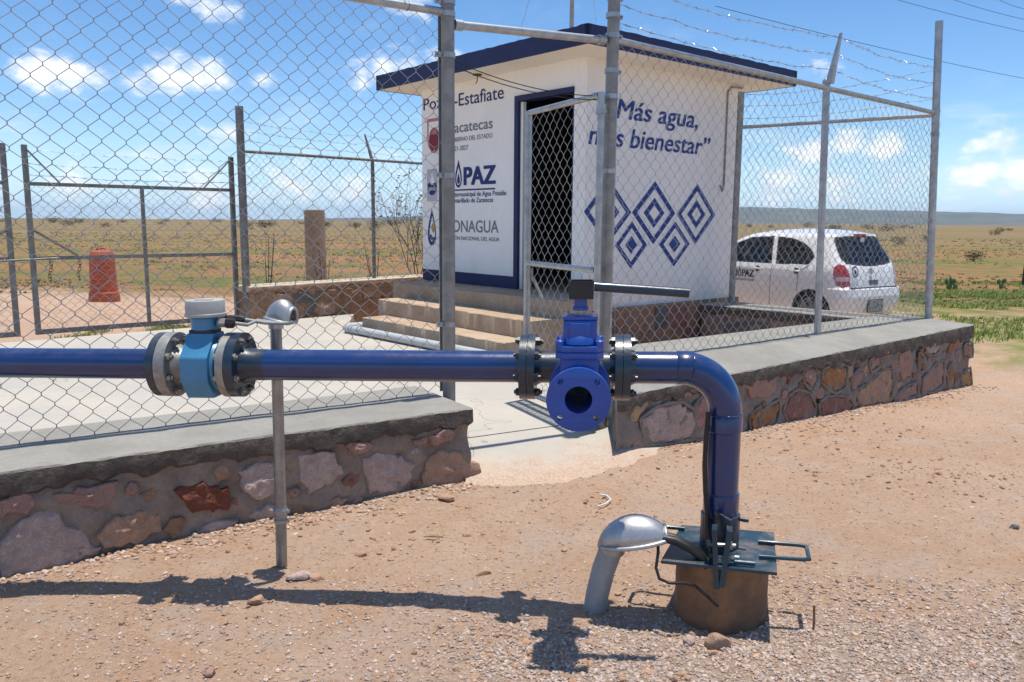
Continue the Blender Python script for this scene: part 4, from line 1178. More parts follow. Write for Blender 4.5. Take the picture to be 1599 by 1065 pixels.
RX, RY = .834, YP
dpipe = thing('discharge_pipe', 'dark blue water pipe running across the picture and bending down to the well', 'pipe', (RX, RY, .28))
MB().tube([(-7.5, YP + .0, ZP), (-1.429, YP, ZP)], .063, 32).build('pipe_section', pipe_blue, dpipe, smooth=50)
MB().lathe((-1.430, YP, ZP), XA, [(-.075, .0635), (-.03, .074), (-.03, .132), (0, .132), (0, .06)], 48).build('flange', pipe_teal, dpipe, smooth=40)
fl2 = MB().lathe((-1.137, YP, ZP), XA, [(.0, .06), (.0, .132), (.036, .132), (.036, .078), (.075, .0645), (.13, .0637)], 48).build('flange', pipe_teal, dpipe, smooth=40)
MB().tube([(-1.052, YP, ZP), (.03, YP, ZP)], .063, 32).build('pipe_section', pipe_blue, dpipe, smooth=50)
fA = MB().lathe((.0325, YP, ZP), XA, [(-.012, .0637), (.0, .07), (.0, .129), (.029, .129), (.029, .06)], 48).build('flange', pipe_teal, dpipe, smooth=40)
fB = MB().lathe((.0635, YP, ZP), XA, [(.0, .06), (.0, .129), (.029, .129), (.029, .075), (.05, .064)], 48).build('flange', pipe_teal, dpipe, smooth=40)
fC = MB().lathe((.400, YP, ZP), XA, [(-.02, .064), (.0, .075), (.0, .129), (.029, .129), (.029, .06)], 48).build('flange', pipe_teal, dpipe, smooth=40)
fD = MB().lathe((.431, YP, ZP), XA, [(.0, .06), (.0, .129), (.029, .129), (.029, .073), (.05, .0637)], 48).build('flange', pipe_teal, dpipe, smooth=40)
ring_bolts(fA, bolt_pair, (.0625, YP, ZP), XA, .108, 8, .2)
ring_bolts(fC, bolt_pair, (.430, YP, ZP), XA, .108, 8, .2)
tee = MB().tube([(.09, YP, ZP), (.405, YP, ZP)], .0632, 32)
tee.tube([(.2675, YP - .02, ZP - .02), (.2675, 2.889, .966)], .050, 24)
tee.build('tee', pipe_teal, dpipe, smooth=50)
fE = plate_with_holes((.2675, 2.890, .966), YA, .112, .04, 0, 0, 0, .026).build('flange', pipe_teal, dpipe, smooth=40)
# elbow and riser
EL = [(.46, YP, ZP), (.56, YP, ZP), (RX - .175, YP, ZP)]
EL += [(RX - .175 + .175 * math.sin(a), YP, ZP - .175 + .175 * math.cos(a)) for a in [math.pi / 2 * i / 14 for i in range(1, 15)]]
EL += [(RX, YP, .80)]
MB().tube(EL[:3], .063, 32).build('pipe_section', pipe_blue, dpipe, smooth=50)
MB().tube(EL[2:], .0645, 36).build('elbow', pipe_blue, dpipe, smooth=50)
MB().tube([(RX, YP, .815), (RX, YP, .49)], .0635, 32).build('pipe_section', pipe_blue, dpipe, smooth=50)
def bead(c, axis, r, seed):
    """lumpy weld bead"""
    c, axis = V(c), V(axis); u, w = ortho(axis); pts = []; rad = []
    for i in range(61):
        a = 2 * math.pi * i / 60
        k = noise.noise(V((a * 6, seed, 0)))
        pts.append(c + (u * math.cos(a) + w * math.sin(a)) * (r + .001 * k) + axis * .0025 * noise.noise(V((a * 9, seed, 4)))); rad.append(.0045 + .002 * k)
    return MB().tube(pts, rad, 6).build('weld_bead', pipe_blue, dpipe, smooth=60)
bead((.700, YP, ZP - .004), V((1, 0, -.06)), .0645, 1.0)
bead((RX, YP, .815), UP, .0645, 2.0)
MB().lathe((.642, YP, ZP), XA, [(-.004, .0632), (0, .066), (.056, .066), (.06, .064)], 36).build('coupling', pipe_blue, dpipe, smooth=40)
MB().lathe((RX, YP, .745), UP, [(0, .0636), (.004, .068), (.062, .068), (.07, .0645)], 36).build('coupling', pipe_blue, dpipe, smooth=40)
MB().lathe((RX, YP, .405), UP, [(-.02, .064), (-.01, .0695), (.09, .0695), (.095, .064)], 36).build('coupling', pipe_blue, dpipe, smooth=40)
MB().lathe((RX, YP, .27), UP, [(0, .079), (.01, .0765), (.14, .0765), (.145, .0705)], 36).build('base_sleeve', pipe_teal, dpipe, smooth=40)
MB().tube([(RX + .07, YP - .02, .395), (RX + .105, YP - .03, .393)], .009, 8).build('stub', pipe_teal, dpipe, smooth=50)

# flow meter between the two left flanges
fm = thing('flow_meter', 'sky blue flow meter with grey round head bolted into the pipe on the left', 'meter', (-1.19, YP, .86))
gL = plate_with_holes((-1.427, YP, ZP), XA, .1325, .05, 0, 0, 0, .045).build('flange', steel_cast, fm, smooth=40)
gR = plate_with_holes((-1.171, YP, ZP), XA, .1325, .05, 0, 0, 0, .032).build('flange', steel_cast, fm, smooth=40)
ring_bolts(gL, bolt_zinc, (-1.412, YP, ZP), XA, .110, 8, .35)
ring_bolts(gR, bolt_zinc, (-1.139, YP, ZP), XA, .110, 8, .35)
MB().lathe((-1.387, YP, ZP), XA, [(0, .085), (.03, .070), (.09, .068)], 32).build('neck', steel_cast, fm, smooth=40)
MB().lathe((-1.217, YP, ZP), XA, [(0, .068), (.03, .072), (.05, .085)], 32).build('neck', steel_cast, fm, smooth=40)
octo = [(-.062, -.129), (.062, -.129), (.118, -.05), (.118, .045), (.054, .115), (.048, .134), (-.048, .134), (-.054, .115), (-.118, .045), (-.118, -.05)]
body = MB().prism(octo, (-1.265, YP, ZP), YA, UP, XA, -.058, .058).build('body', meter_blue, fm, bevel=.007, smooth=40)
MB().lathe((-1.205, YP, ZP), XA, [(0, .108), (.012, .104), (.02, .085)], 32).build('body_ring', meter_blue, fm, smooth=40)
MB().box((-1.265, YP, ZP + .140), (.098, .088, .016)).build('collar', rubber, fm, bevel=.004)
hb = MB().lathe((-1.263, YP, ZP + .144), UP, [(0, .050), (.004, .0555), (.048, .0565), (.054, .070), (.060, .071)], 32).build('head', meter_blue, fm, smooth=35)
hc = MB().lathe((-1.261, YP, 1.198), UP, [(-.002, .079), (.001, .081), (.009, .081), (.011, .0775), (.013, .0775), (.058, .0765), (.063, .0745), (.064, .070), (.064, 0)], 40).build('head_cap', plast_grey, fm, smooth=30)
MB().box((-1.255, YP - .02, 1.263), (.07, .03, .006)).build('cap_boss', plast_grey, hc, bevel=.002)
MB().tube([(-1.197, YP - .02, 1.170), (-1.162, YP - .02, 1.169)], .020, 6).build('adaptor', steel_cast, fm)
MB().tube([(-1.163, YP - .02, 1.169), (-1.137, YP - .02, 1.169), (-1.127, YP - .02, 1.168)], [.022, .022, .014], 8).build('cable_gland', rubber, fm, smooth=30)
MB().tube([(-1.197, YP + .05, 1.175), (-1.137, YP + .05, 1.175), (-1.117, YP + .05, 1.174)], [.019, .019, .012], 8).build('cable_gland', rubber, fm, smooth=30)
for zo, yo in ((.155, -.04), (.155, .04)):
    MB().lathe((-1.212, YP + yo, ZP + zo - .05), XA, [(0, .008), (.006, .008), (.008, .004)], 8).build('screw', bolt_m, fm)

# gate valve on the branch, facing the camera
gv_ = thing('gate_valve', 'bright blue gate valve with open round flange facing the camera', 'valve', (.235, 2.755, .85))
plate_with_holes((.235, 2.628, .966), YA, .1095, .0465, 4, .087, .0098, .024, math.pi / 4).build('flange', valve_blue, gv_, bevel=.0025, smooth=40)
plate_with_holes((.235, 2.862, .966), YA, .1095, .0465, 4, .087, .0098, .024, math.pi / 4).build('flange', valve_blue, gv_, smooth=40)
bt_ = MB()
bt_.lathe((.235, 2.640, .966), YA, [(0, .0465), (.0, .066), (.03, .060), (.08, .068), (.115, .078), (.15, .068), (.20, .060), (.225, .066), (.225, .0465)], 36, closed=True)
bt_.build('body', valve_blue, gv_, smooth=40)
MB().box((.235, 2.755, 1.055), (.136, .11, .10)).build('bonnet_neck', valve_blue, gv_, bevel=.02, smooth=40)
bfl = [(-.083, -.05), (-.06, -.078), (.06, -.078), (.083, -.05), (.083, .05), (.06, .078), (-.06, .078), (-.083, .05)]
MB().prism(bfl, (.235, 2.755, 1.096), XA, YA, UP, 0, .022).build('bonnet_flange', valve_blue, gv_, bevel=.003, smooth=40)
MB().prism(bfl, (.235, 2.755, 1.1195), XA, YA, UP, 0, .020).build('bonnet_flange', valve_blue, gv_, bevel=.003, smooth=40)
for sx in (-1, 1):
    for sy in (-1, 1):
        MB().lathe((.235 + sx * .068, 2.755 + sy * .056, 1.1385), UP, [(0, .016), (.018, .016), (.022, .012), (.022, 0)], 12).build('bolt_cap', valve_blue, gv_, smooth=40)
MB().box((.235, 2.755, 1.183), (.118, .098, .09)).build('bonnet', valve_blue, gv_, bevel=.010, smooth=40)
MB().box((.235, 2.712, 1.178), (.074, .03, .080)).build('bonnet_rib', valve_blue, gv_, bevel=.006, smooth=40)
MB().lathe((.235, 2.755, 1.145), UP, [(0, .074), (.02, .070), (.036, .052)], 28).build('bonnet_skirt', valve_blue, gv_, smooth=40)
MB().box((.235, 2.755, 1.2345), (.120, .10, .013)).build('gland_plate', valve_blue, gv_, bevel=.003, smooth=40)
for sx in (-1, 1):
    for sy in (-1, 1):
        MB().tube([(.235 + sx * .047, 2.755 + sy * .037, 1.24), (.235 + sx * .047, 2.755 + sy * .037, 1.252)], .007, 6).build('bolt', bolt_m, gv_)
MB().tube([(.235, 2.755, 1.235), (.235, 2.755, 1.265)], .017, 12).build('stem', bolt_m, gv_, smooth=50)
MB().lathe((.235, 2.755, 1.258), UP, [(0, .031), (.011, .031), (.013, .026), (.045, .025)], 6).build('operating_nut', valve_blue, gv_, smooth=25)
sk = MB()
for (cx_, cy_, sx_, sy_) in ((0, -.039, .084, .006), (0, .039, .084, .006), (-.039, 0, .006, .0718), (.039, 0, .006, .0718)):
    sk.box((.237 + cx_, 2.755 + cy_, 1.330), (sx_, sy_, .062))
sk.box((.237, 2.755, 1.318), (.0716, .0716, .01))
sk.build('handle_socket', mat('black_painted_steel', (.012, .014, .018), .4, .1, (.02, .022, .026), 12), gv_)
MB().tube([(.281, 2.755, 1.339), (.44, 2.755, 1.328), (.603, 2.755, 1.316)], .0165, 18).build('handle', pipe_teal, gv_, smooth=50)

# the pipe line swings slightly away from the camera and falls a little towards the left
SWING = -math.atan(.095)
_shear = Matrix.Identity(4); _shear[2][0] = .017
PIPE_MAP = Matrix.Translation((RX, RY, 0)) @ Matrix.Rotation(SWING, 4, 'Z') @ _shear @ Matrix.Translation((-RX, -RY, 0))
def swing(root, keep=(), shift=0.0):
    o_ = ORG[root]; seen = set()
    todo = [c for c in root.children]; todo += [g_ for c in list(todo) for g_ in c.children]
    Lm = Matrix.Translation(-o_) @ PIPE_MAP @ Matrix.Translation(o_ + V((shift, 0, 0)))
    for c in todo:
        if c.data.users > 1:
            mb_ = c.matrix_basis.copy(); loc = Lm @ mb_.translation
            c.matrix_basis = Matrix.Translation(loc) @ (Matrix.Rotation(SWING, 4, 'Z') @ mb_.to_3x3().to_4x4())
        else:
            c.data.transform(Lm)
swing(dpipe); swing(fm, shift=-.0); swing(gv_, shift=.0325)

# ---------------------------------------------------------------- well head
CC = V((.845, 3.085, 0))
wh = thing('well_casing', 'rusty steel well casing with square teal cover plate at the foot of the riser', 'well', CC)
MB().lathe(CC, UP, [(-.25, .1795), (.262, .1795), (.262, .165), (-.25, .165)], 48, closed=True).build('casing', rust, wh, smooth=40)
cn = [(.573, 2.945), (.985, 2.845), (1.098, 3.24), (.728, 3.318)]
MB().prism(cn, (0, 0, .264), XA, YA, UP, 0, .013).build('cover_plate', plate_m, wh, bevel=.002)
def uhandle(a, b_, out, z):
    a, b_, out = V(a), V(b_), V(out)
    return MB().tube([a - out * .06 + UP * z, a + out * .10 + UP * (z + .002), a + out * .125 + (b_ - a).normalized() * .012 + UP * z, b_ + out * .125 - (b_ - a).normalized() * .012 + UP * z, b_ + out * .10 + UP * z, b_ - out * .06 + UP * z], .0085, 8)
uhandle((1.012, 2.955, 0), (1.052, 3.10, 0), (.97, -.20, 0), .287).build('lifting_handle', plate_m, wh, smooth=50)
uhandle((.628, 3.15, 0), (.668, 3.26, 0), (-.97, .22, 0), .287).build('lifting_handle', plate_m, wh, smooth=50)
rz = Matrix.Rotation(R(-14), 3, 'Z')
MB().box((.777, 2.93, .30), (.020, .060, .235), rz @ Matrix.Rotation(R(-4), 3, 'Y')).build('clamp_bar', plate_m, wh, bevel=.002)
MB().box((.812, 2.920, .305), (.020, .060, .225), rz @ Matrix.Rotation(R(5), 3, 'Y')).build('clamp_bar', plate_m, wh, bevel=.002)
MB().box((.815, 3.00, .385), (.012, .12, .11), Matrix.Rotation(R(18), 3, 'Z')).build('clamp_lug', plate_m, wh, bevel=.002)
for (bx_, bz_, L_) in ((.79, .352, .055), (.80, .305, .06)):
    MB().tube([(bx_ - .05, 2.925, bz_), (bx_ + L_, 2.912, bz_)], .0075, 10).build('clamp_bolt', bolt_m, wh)
    MB().tube([(bx_ + .028, 2.915, bz_), (bx_ + .044, 2.912, bz_)], .0155, 6).build('clamp_nut', bolt_m, wh)
    MB().tube([(bx_ - .05, 2.928, bz_), (bx_ - .034, 2.925, bz_)], .0150, 6).build('clamp_nut', bolt_dark, wh)
MB().tube([(.84, 2.905, .292), (.915, 2.89, .291)], .009, 10).build('clamp_bolt', plate_m, wh)
hose = [(.757, 3.06, .83), (.752, 3.055, .74), (.750, 3.05, .62), (.756, 3.045, .52), (.764, 3.04, .44), (.763, 3.0, .32), (.765, 2.985, .27)]
tag(MB().tube(hose, .015, 10, flat=.6).build('flat_hose', rubber, org=(.765, 2.985, .27), smooth=50), 'black flat hose running up beside the riser of the blue pipe', 'hose')

def conduit_head(parent, c, fwd, L, Wd, Hh, mt, close=.80):
    """cast weatherhead: hooded dome with a lip, open towards the front end"""
    c, f_ = V(c), V(fwd).normalized(); sd_v = f_.cross(UP).normalized(); up_v = sd_v.cross(f_).normalized()
    vs, fs = [], []; nu, nv = 20, 12
    prof = lambda u: (math.sin(math.pi * (.10 + .90 * u) * .5) ** .55 * (1 - .25 * max(0, u - .75) ** 2))
    for i in range(nu + 1):
        u = i / nu
        x = -L * .5 + L * u
        hgt = Hh * max(.02, math.sin(math.pi * min(1, .04 + u * close)) ** .55)
        wid = Wd * max(.03, math.sin(math.pi * min(.98, .05 + u * (close - .08))) ** .5)
        for j in range(nv + 1):
            a = math.pi * j / nv
            vs.append(c + f_ * x + sd_v * (wid * math.cos(a)) + up_v * (hgt * math.sin(a) ** .9))
    for i in range(nu):
        for j in range(nv):
            k = i * (nv + 1) + j
            fs.append((k, k + 1, k + nv + 2, k + nv + 1))
    hood = MB().add(vs, fs).build('hood', mt, parent, smooth=60)
    sol = hood.modifiers.new('wall', 'SOLIDIFY'); sol.thickness = .006; sol.offset = -1
    lip = []
    for side in (1, -1):
        rng = range(nu + 1) if side == 1 else range(nu, -1, -1)
        for i in rng:
            lip.append(vs[i * (nv + 1) + (0 if side == 1 else nv)] - up_v * .004)
    lip.append(lip[0])
    MB().tube(lip, .009, 8, caps=False).build('lip', mt, parent, smooth=60)
    MB().tube([vs[nu * (nv + 1) + j] for j in range(nv + 1)], .008, 8).build('lip', mt, parent, smooth=60)
    return hood

cc = thing('cable_conduit', 'short leaning grey conduit with aluminium weatherhead beside the well casing', 'conduit', (.345, 3.105, 0))
MB().tube([(.338, 3.115, -.06), (.352, 3.105, .06), (.372, 3.09, .17), (.405, 3.07, .29)], .0465, 24).build('pipe', mat('grey_conduit_plastic', (.36, .37, .38), .5, 0, (.30, .31, .32), 8), cc, smooth=50)
MB().lathe((.398, 3.073, .268), V((.26, -.15, 1)).normalized(), [(0, .046), (.0, .056), (.028, .056), (.032, .046)], 24).build('collar', alu, cc, smooth=40)
conduit_head(cc, (.482, 3.037, .322), (1, -.12, .20), .255, .078, .100, alu, .91)
for k, dy_ in enumerate((-.018, .012)):
    pts = [(.47, 3.03 + dy_, .335), (.56, 3.01 + dy_, .352), (.63, 2.99 + dy_, .345), (.69, 2.975 + dy_, .318), (.735, 2.965 + dy_ * .7, .285), (.752, 2.96 + dy_ * .6, .25)]
    tag(MB().tube(pts, .0165, 10).build('power_cable', rubber, org=pts[0], smooth=60), ('front' if k == 0 else 'rear') + ' thick black cable curving from the weatherhead into the well cover', 'cable')
pts = [(.57, 3.0, .34), (.565, 2.96, .30), (.555, 2.94, .25), (.565, 2.92, .215), (.60, 2.905, .205), (.66, 2.905, .205), (.70, 2.915, .19), (.74, 2.897, .16), (.77, 2.885, .135), (.785, 2.892, .12)]
tag(MB().tube(pts, .006, 8).build('thin_wire', rubber, org=pts[-1], smooth=60), 'thin black wire looping from the weatherhead onto the rusty casing', 'wire')
cp = thing('cable_post', 'slim steel conduit post with small hooded weatherhead beside the flow meter', 'post', (-1.035, 3.505, 0))
MB().tube([(-1.04, 3.508, -.1), (-1.032, 3.50, .30), (-1.022, 3.49, 1.12)], .0245, 20).build('pipe', conduit_m, cp, smooth=50)
MB().lathe((-1.034, 3.502, .20), UP, [(0, .0275), (.004, .0285), (.075, .0285), (.08, .0255)], 20).build('sleeve', conduit_m, cp, smooth=40)
for z_ in (.205, .25):
    q = MB().lathe((-1.0335, 3.502, z_), UP, [(0, .0285), (0, .0315), (.014, .0315), (.014, .0285)], 18, closed=True)
    q.box((-1.0, 3.498, z_ + .007), (.014, .012, .012))
    q.build('hose_clamp', galv, cp, smooth=40)
MB().lathe((-1.022, 3.49, 1.085), UP, [(0, .0262), (0, .032), (.045, .032), (.05, .027)], 20).build('collar', alu, cp, smooth=40)
conduit_head(cp, (-1.000, 3.475, 1.128), (1, -.28, -.16), .118, .046, .088, alu)
for k, (pa_, sg) in enumerate((((-1.05, YP - .02, 1.168), .0), ((-1.04, YP + .05, 1.174), .02))):
    pe = V((-.985, 3.465, 1.145 - k * .005))
    pa_ = PIPE_MAP @ (V(pa_) - V((.077, 0, 0)))
    pts = [V(pa_), V(pa_) + V((.045, .01, -.008)), V((-1.06 + k * .03, 3.36, 1.135 - k * .01)), V((-.985 + k * .02, 3.40, 1.118)), V((-.94, 3.435, 1.12)), V((-.955, 3.45, 1.135)), pe]
    tag(MB().tube(pts, .0075, 8).build('signal_cable', cable_grey, org=pts[0], smooth=60), ('lower' if k == 0 else 'upper') + ' grey cable drooping from the flow meter head to the conduit post', 'cable')

# ---------------------------------------------------------------- parked car
car_white = mat('white_car_paint', (.80, .80, .79), .22, 0, (.78, .78, .77), 2, coat=.6, fine=0)
car_black = mat('black_trim', (.015, .015, .016), .45, 0, (.02, .02, .02), 8, fine=0)
car_red = mat('red_lamp_lens', (.40, .012, .016), .12, 0, (.33, .01, .013), 20, coat=.8, fine=0)
car_clear = mat('clear_lamp_lens', (.55, .42, .40), .12, 0, (.5, .35, .33), 20, coat=.8, fine=0)
tyre_m = mat('tyre_rubber', (.02, .02, .02), .8, 0, (.035, .032, .03), 12)
rim_m = mat('grey_wheel_cover', (.30, .30, .31), .4, .5, (.24, .24, .25), 12)
seat_m = mat('grey_seat_cloth', (.13, .13, .135), .9, 0, (.10, .10, .105), 9)
glass_m = bpy.data.materials.new('car_glass'); glass_m.use_nodes = True
t = NT(glass_m.node_tree); b = glass_m.node_tree.nodes['Principled BSDF']
b.inputs['Base Color'].default_value = (.42, .52, .47, 1); b.inputs['Roughness'].default_value = .03
b.inputs['Transmission Weight'].default_value = 1.0; b.inputs['IOR'].default_value = 1.08; b.inputs['Specular IOR Level'].default_value = .5
b.inputs['Coat Weight'].default_value = .6; b.inputs['Coat Roughness'].default_value = .02
# thin pane, so light passes straight through
tr = t.n('ShaderNodeBsdfTransparent'); tr.inputs[0].default_value = (.80, .86, .83, 1)
gl_ = t.n('ShaderNodeBsdfGlossy'); gl_.inputs['Roughness'].default_value = .03
fr_ = t.n('ShaderNodeFresnel'); fr_.inputs['IOR'].default_value = 1.5
ms_ = t.n('ShaderNodeMixShader'); t.put(ms_.inputs[0], fr_.outputs[0]); t.put(ms_.inputs[1], tr.outputs[0]); t.put(ms_.inputs[2], gl_.outputs[0])
t.put([n for n in glass_m.node_tree.nodes if n.type == 'OUTPUT_MATERIAL'][0].inputs['Surface'], ms_.outputs[0])

CH = V((-.53, .848, 0)).normalized(); CL = V((-CH.y, CH.x, 0))
CO = V((5.54, 12.32, -.058))
W_ = lambda x, y, z: CO + CH * x + CL * y + UP * z
car = thing('parked_car', 'small white hatchback parked behind the fence, seen from its rear left', 'car', CO)

def lerp_tab(tab, z):
    for (a, *p), (b_, *q_) in zip(tab, tab[1:]):
        if a <= z <= b_:
            u = (z - a) / (b_ - a)
            return [x + (y - x) * u for x, y in zip(p, q_)]
    return list(tab[-1][1:] if z > tab[-1][0] else tab[0][1:])
# height: rear x, front x, half width, squareness
body_tab = [(.20, .16, 3.60, .74, 7.4), (.26, .09, 3.68, .79, 7.4), (.36, .03, 3.75, .82, 7.2), (.52, .0, 3.78, .832, 7.0), (.64, .02, 3.77, .834, 7.0),
            (.67, .07, 3.74, .832, 7.0), (.80, .09, 3.60, .828, 7.1), (.90, .115, 3.34, .815, 7.2), (.955, .135, 3.08, .795, 7.3), (1.0, .16, 2.93, .775, 7.4),
            (1.10, .215, 2.76, .735, 7.4), (1.20, .275, 2.60, .695, 7.4), (1.30, .335, 2.42, .652, 7.3), (1.38, .375, 2.26, .612, 7.2), (1.42, .375, 2.14, .585, 7.1), (1.45, .385, 2.02, .55, 6.9)]
zs = [.20 + i * .0125 for i in range(101)]
rings = []
M_ = 640
def outline(xr, xf, w, n):
    xc, a = (xr + xf) / 2, (xf - xr) / 2
    pts = []
    for i in range(1200):
        th = math.pi - 2 * math.pi * i / 1200
        c_, s_ = math.cos(th), math.sin(th)
        pts.append((xc + a * math.copysign(abs(c_) ** (2 / n), c_), w * math.copysign(abs(s_) ** (2 / n), s_)))
    cum = [0]
    for p, q_ in zip(pts, pts[1:] + pts[:1]):
        cum.append(cum[-1] + math.hypot(q_[0] - p[0], q_[1] - p[1]))
    out = []; k = 0
    for j in range(M_):
        s_ = cum[-1] * j / M_
        while cum[k + 1] < s_: k += 1
        u = (s_ - cum[k]) / max(1e-9, cum[k + 1] - cum[k])
        p, q_ = pts[k], pts[(k + 1) % 1200]
        out.append((p[0] + (q_[0] - p[0]) * u, p[1] + (q_[1] - p[1]) * u))
    return out, cum[-1]
for z in zs:
    pts, per = outline(*lerp_tab(body_tab, z))
    rings.append([(x, y, z) for x, y in pts])
xr, xf, w, n = lerp_tab(body_tab, 1.45)
for k in range(1, 13):                       # the roof closes as a low dome
    f_ = k / 12
    sh_ = 1 - f_
    pts, per = outline(xr + (1.15 - xr) * (1 - sh_ ** .8), xf + (1.15 - xf) * (1 - sh_ ** .8), max(.002, w * sh_), 6.0 - 3.6 * f_)
    z = 1.45 + .08 * (1 - (1 - f_) ** 2.0)
    rings.append([(x, y, z) for x, y in pts])
def inside(poly, x, y):
    c_ = False; n_ = len(poly)
    for i in range(n_):
        (x0, y0), (x1, y1) = poly[i], poly[(i + 1) % n_]
        if (y0 > y) != (y1 > y) and x < (x1 - x0) * (y - y0) / (y1 - y0) + x0: c_ = not c_
    return c_
def dist_edge(poly, x, y):
    best = 9
    for i in range(len(poly)):
        (x0, y0), (x1, y1) = poly[i], poly[(i + 1) % len(poly)]
        L2 = (x1 - x0) ** 2 + (y1 - y0) ** 2
        u = max(0, min(1, ((x - x0) * (x1 - x0) + (y - y0) * (y1 - y0)) / L2))
        best = min(best, math.hypot(x - x0 - u * (x1 - x0), y - y0 - u * (y1 - y0)))
    return best
win_front = [(1.37, .975), (2.60, .985), (2.42, 1.16), (2.20, 1.30), (1.95, 1.385), (1.50, 1.41)]
win_rear = [(.60, 1.10), (.68, .99), (1.29, .975), (1.42, 1.405), (1.10, 1.38), (.86, 1.31), (.70, 1.22)]
back_glass = [(-.60, 1.10), (-.55, 1.02), (-.30, .985), (0, .975), (.30, .985), (.55, 1.02), (.60, 1.10), (.53, 1.41), (.30, 1.425), (-.30, 1.425), (-.53, 1.41)]
shield = [(-.70, 1.03), (.70, 1.03), (.56, 1.38), (-.56, 1.38)]
lamp = [(.54, .70), (.68, .66), (.80, .70), (.86, .85), (.84, .97), (.75, 1.02), (.63, .99), (.55, .86)]
parts = {k: [] for k in ('body', 'side_window', 'side_window2', 'side_window3', 'side_window4', 'rear_window', 'windscreen', 'window_seal', 'lampL', 'lampR', 'clearL', 'clearR')}
NR_ = len(rings)
for i in range(NR_ - 1):
    for j in range(M_):
        j2 = (j + 1) % M_
        q_ = [rings[i][j], rings[i][j2], rings[i + 1][j2], rings[i + 1][j]]
        x = sum(p[0] for p in q_) / 4; y = sum(p[1] for p in q_) / 4; z = sum(p[2] for p in q_) / 4
        e1_, e2_ = V(q_[1]) - V(q_[0]), V(q_[3]) - V(q_[0])
        nn = e1_.cross(e2_)
        if nn.length < 1e-12: continue
        nn.normalize()
        key = 'body'
        s_ = 1 if y > 0 else -1
        if z < .66 and abs(y) > .45:
            if any((x - xw) ** 2 + (z - .30) ** 2 < .325 ** 2 for xw in (.58, 3.03)): continue
        if abs(nn.y) > .62 and z < 1.45:
            for pl, kk in ((win_front, 'side_window' if s_ > 0 else 'side_window3'), (win_rear, 'side_window2' if s_ > 0 else 'side_window4')):
                if inside(pl, x, z): key = kk if dist_edge(pl, x, z) > .022 else 'window_seal'
        elif x < .7 and abs(nn.y) <= .75:
            if inside(back_glass, y, z): key = 'rear_window' if dist_edge(back_glass, y, z) > .035 else 'window_seal'
        elif nn.x > .3 and inside(shield, y, z): key = 'windscreen' if dist_edge(shield, y, z) > .03 else 'window_seal'
        # lamps wrap round the rear corners: measure along the outline from the rear centre
        if z < 1.05 and x < .6:
            along = abs(y) + max(0, x - .10) * .75
            if inside(lamp, along, z):
                key = 'lampL' if s_ > 0 else 'lampR'
                if .76 < z < .83 and dist_edge(lamp, along, z) > .02: key = 'clearL' if s_ > 0 else 'clearR'
        parts[key].append(q_)
def quads_obj(name, qs, mt, parent, push=0.0):
    idx, vs, fs = {}, [], []
    for q_ in qs:
        f_ = []
        for p in q_:
            k = (round(p[0], 5), round(p[1], 5), round(p[2], 5))
            if k not in idx:
                idx[k] = len(vs); vs.append(W_(*p))
            if idx[k] not in f_: f_.append(idx[k])
        if len(f_) > 2: fs.append(tuple(f_))
    return MB().add(vs, fs).build(name, mt, parent, smooth=35)
cbody = quads_obj('body', parts['body'], car_white, car)
for k in ('side_window', 'side_window2', 'side_window3', 'side_window4'): quads_obj('side_window', parts[k], glass_m, car)
quads_obj('rear_window', parts['rear_window'], glass_m, car); quads_obj('windscreen', parts['windscreen'], glass_m, car)
quads_obj('window_seal', parts['window_seal'], car_black, car)
tl = quads_obj('tail_lamp', parts['lampL'], car_red, car); tr_ = quads_obj('tail_lamp', parts['lampR'], car_red, car)
quads_obj('reversing_lens', parts['clearL'], car_clear, tl); quads_obj('reversing_lens', parts['clearR'], car_clear, tr_)
def cbox(c, s, name, mt, parent=car, bevel=.006):
    rot = Matrix((CH, CL, UP)).transposed()
    return MB().box(W_(*c), s, rot).build(name, mt, parent, bevel=bevel)
cbox((.385, 0, 1.44), (.07, .26, .04), 'brake_lamp', car_red)
cbox((.358, -.05, 1.37), (.012, .09, .07), 'sticker', paint_white, bevel=.003)
# number plate, badge, stickers, handle, bumper seam
cbox((.004, .02, .385), (.014, .36, .17), 'number_plate', mat('plate_grey', (.42, .42, .40), .5, 0, (.12, .12, .12), 22, (.4, .6)), bevel=.004)
cbox((.012, .02, .385), (.012, .385, .195), 'plate_frame', car_black, bevel=.004)
cbox((.082, .0, .735), (.02, .22, .075), 'hatch_handle', mat('chrome_grey', (.18, .18, .18), .3, .6), bevel=.01)
cbox((.062, 0, .668), (.05, 1.15, .008), 'bumper_seam', mat('dark_seam', (.10, .075, .05), .8), bevel=.002)  # dark brown strip marking the bumper joint
def disc(c, r, name, mt, inner=None):
    an = -CH * .97 + UP * .18; an.normalize(); u = CL; w = an.cross(u)
    a = [W_(*c) + u * (r * math.cos(i * .314159)) + w * (r * 1.15 * math.sin(i * .314159)) for i in range(20)]
    if inner:
        b_ = [W_(*c) + u * (inner * math.cos(i * .314159)) + w * (inner * 1.15 * math.sin(i * .314159)) for i in range(20)]
        return MB().add(a + b_, [(i, (i + 1) % 20, 20 + (i + 1) % 20, 20 + i) for i in range(20)]).build(name, mt, car, fix=False)
    return MB().add(a, [tuple(range(20))]).build(name, mt, car, fix=False)
disc((.088, .45, .905), .075, 'round_sticker', ink_navy, .052)
disc((.086, .45, .90), .030, 'round_sticker', ink_navy)
disc((.094, .06, .905), .042, 'badge', mat('badge_grey', (.42, .40, .36), .4, .5))
MB().tube([W_(.15, .0, .985), W_(.20, .25, 1.03), W_(.235, .42, 1.085)], .008, 6).build('wiper', car_black, car)
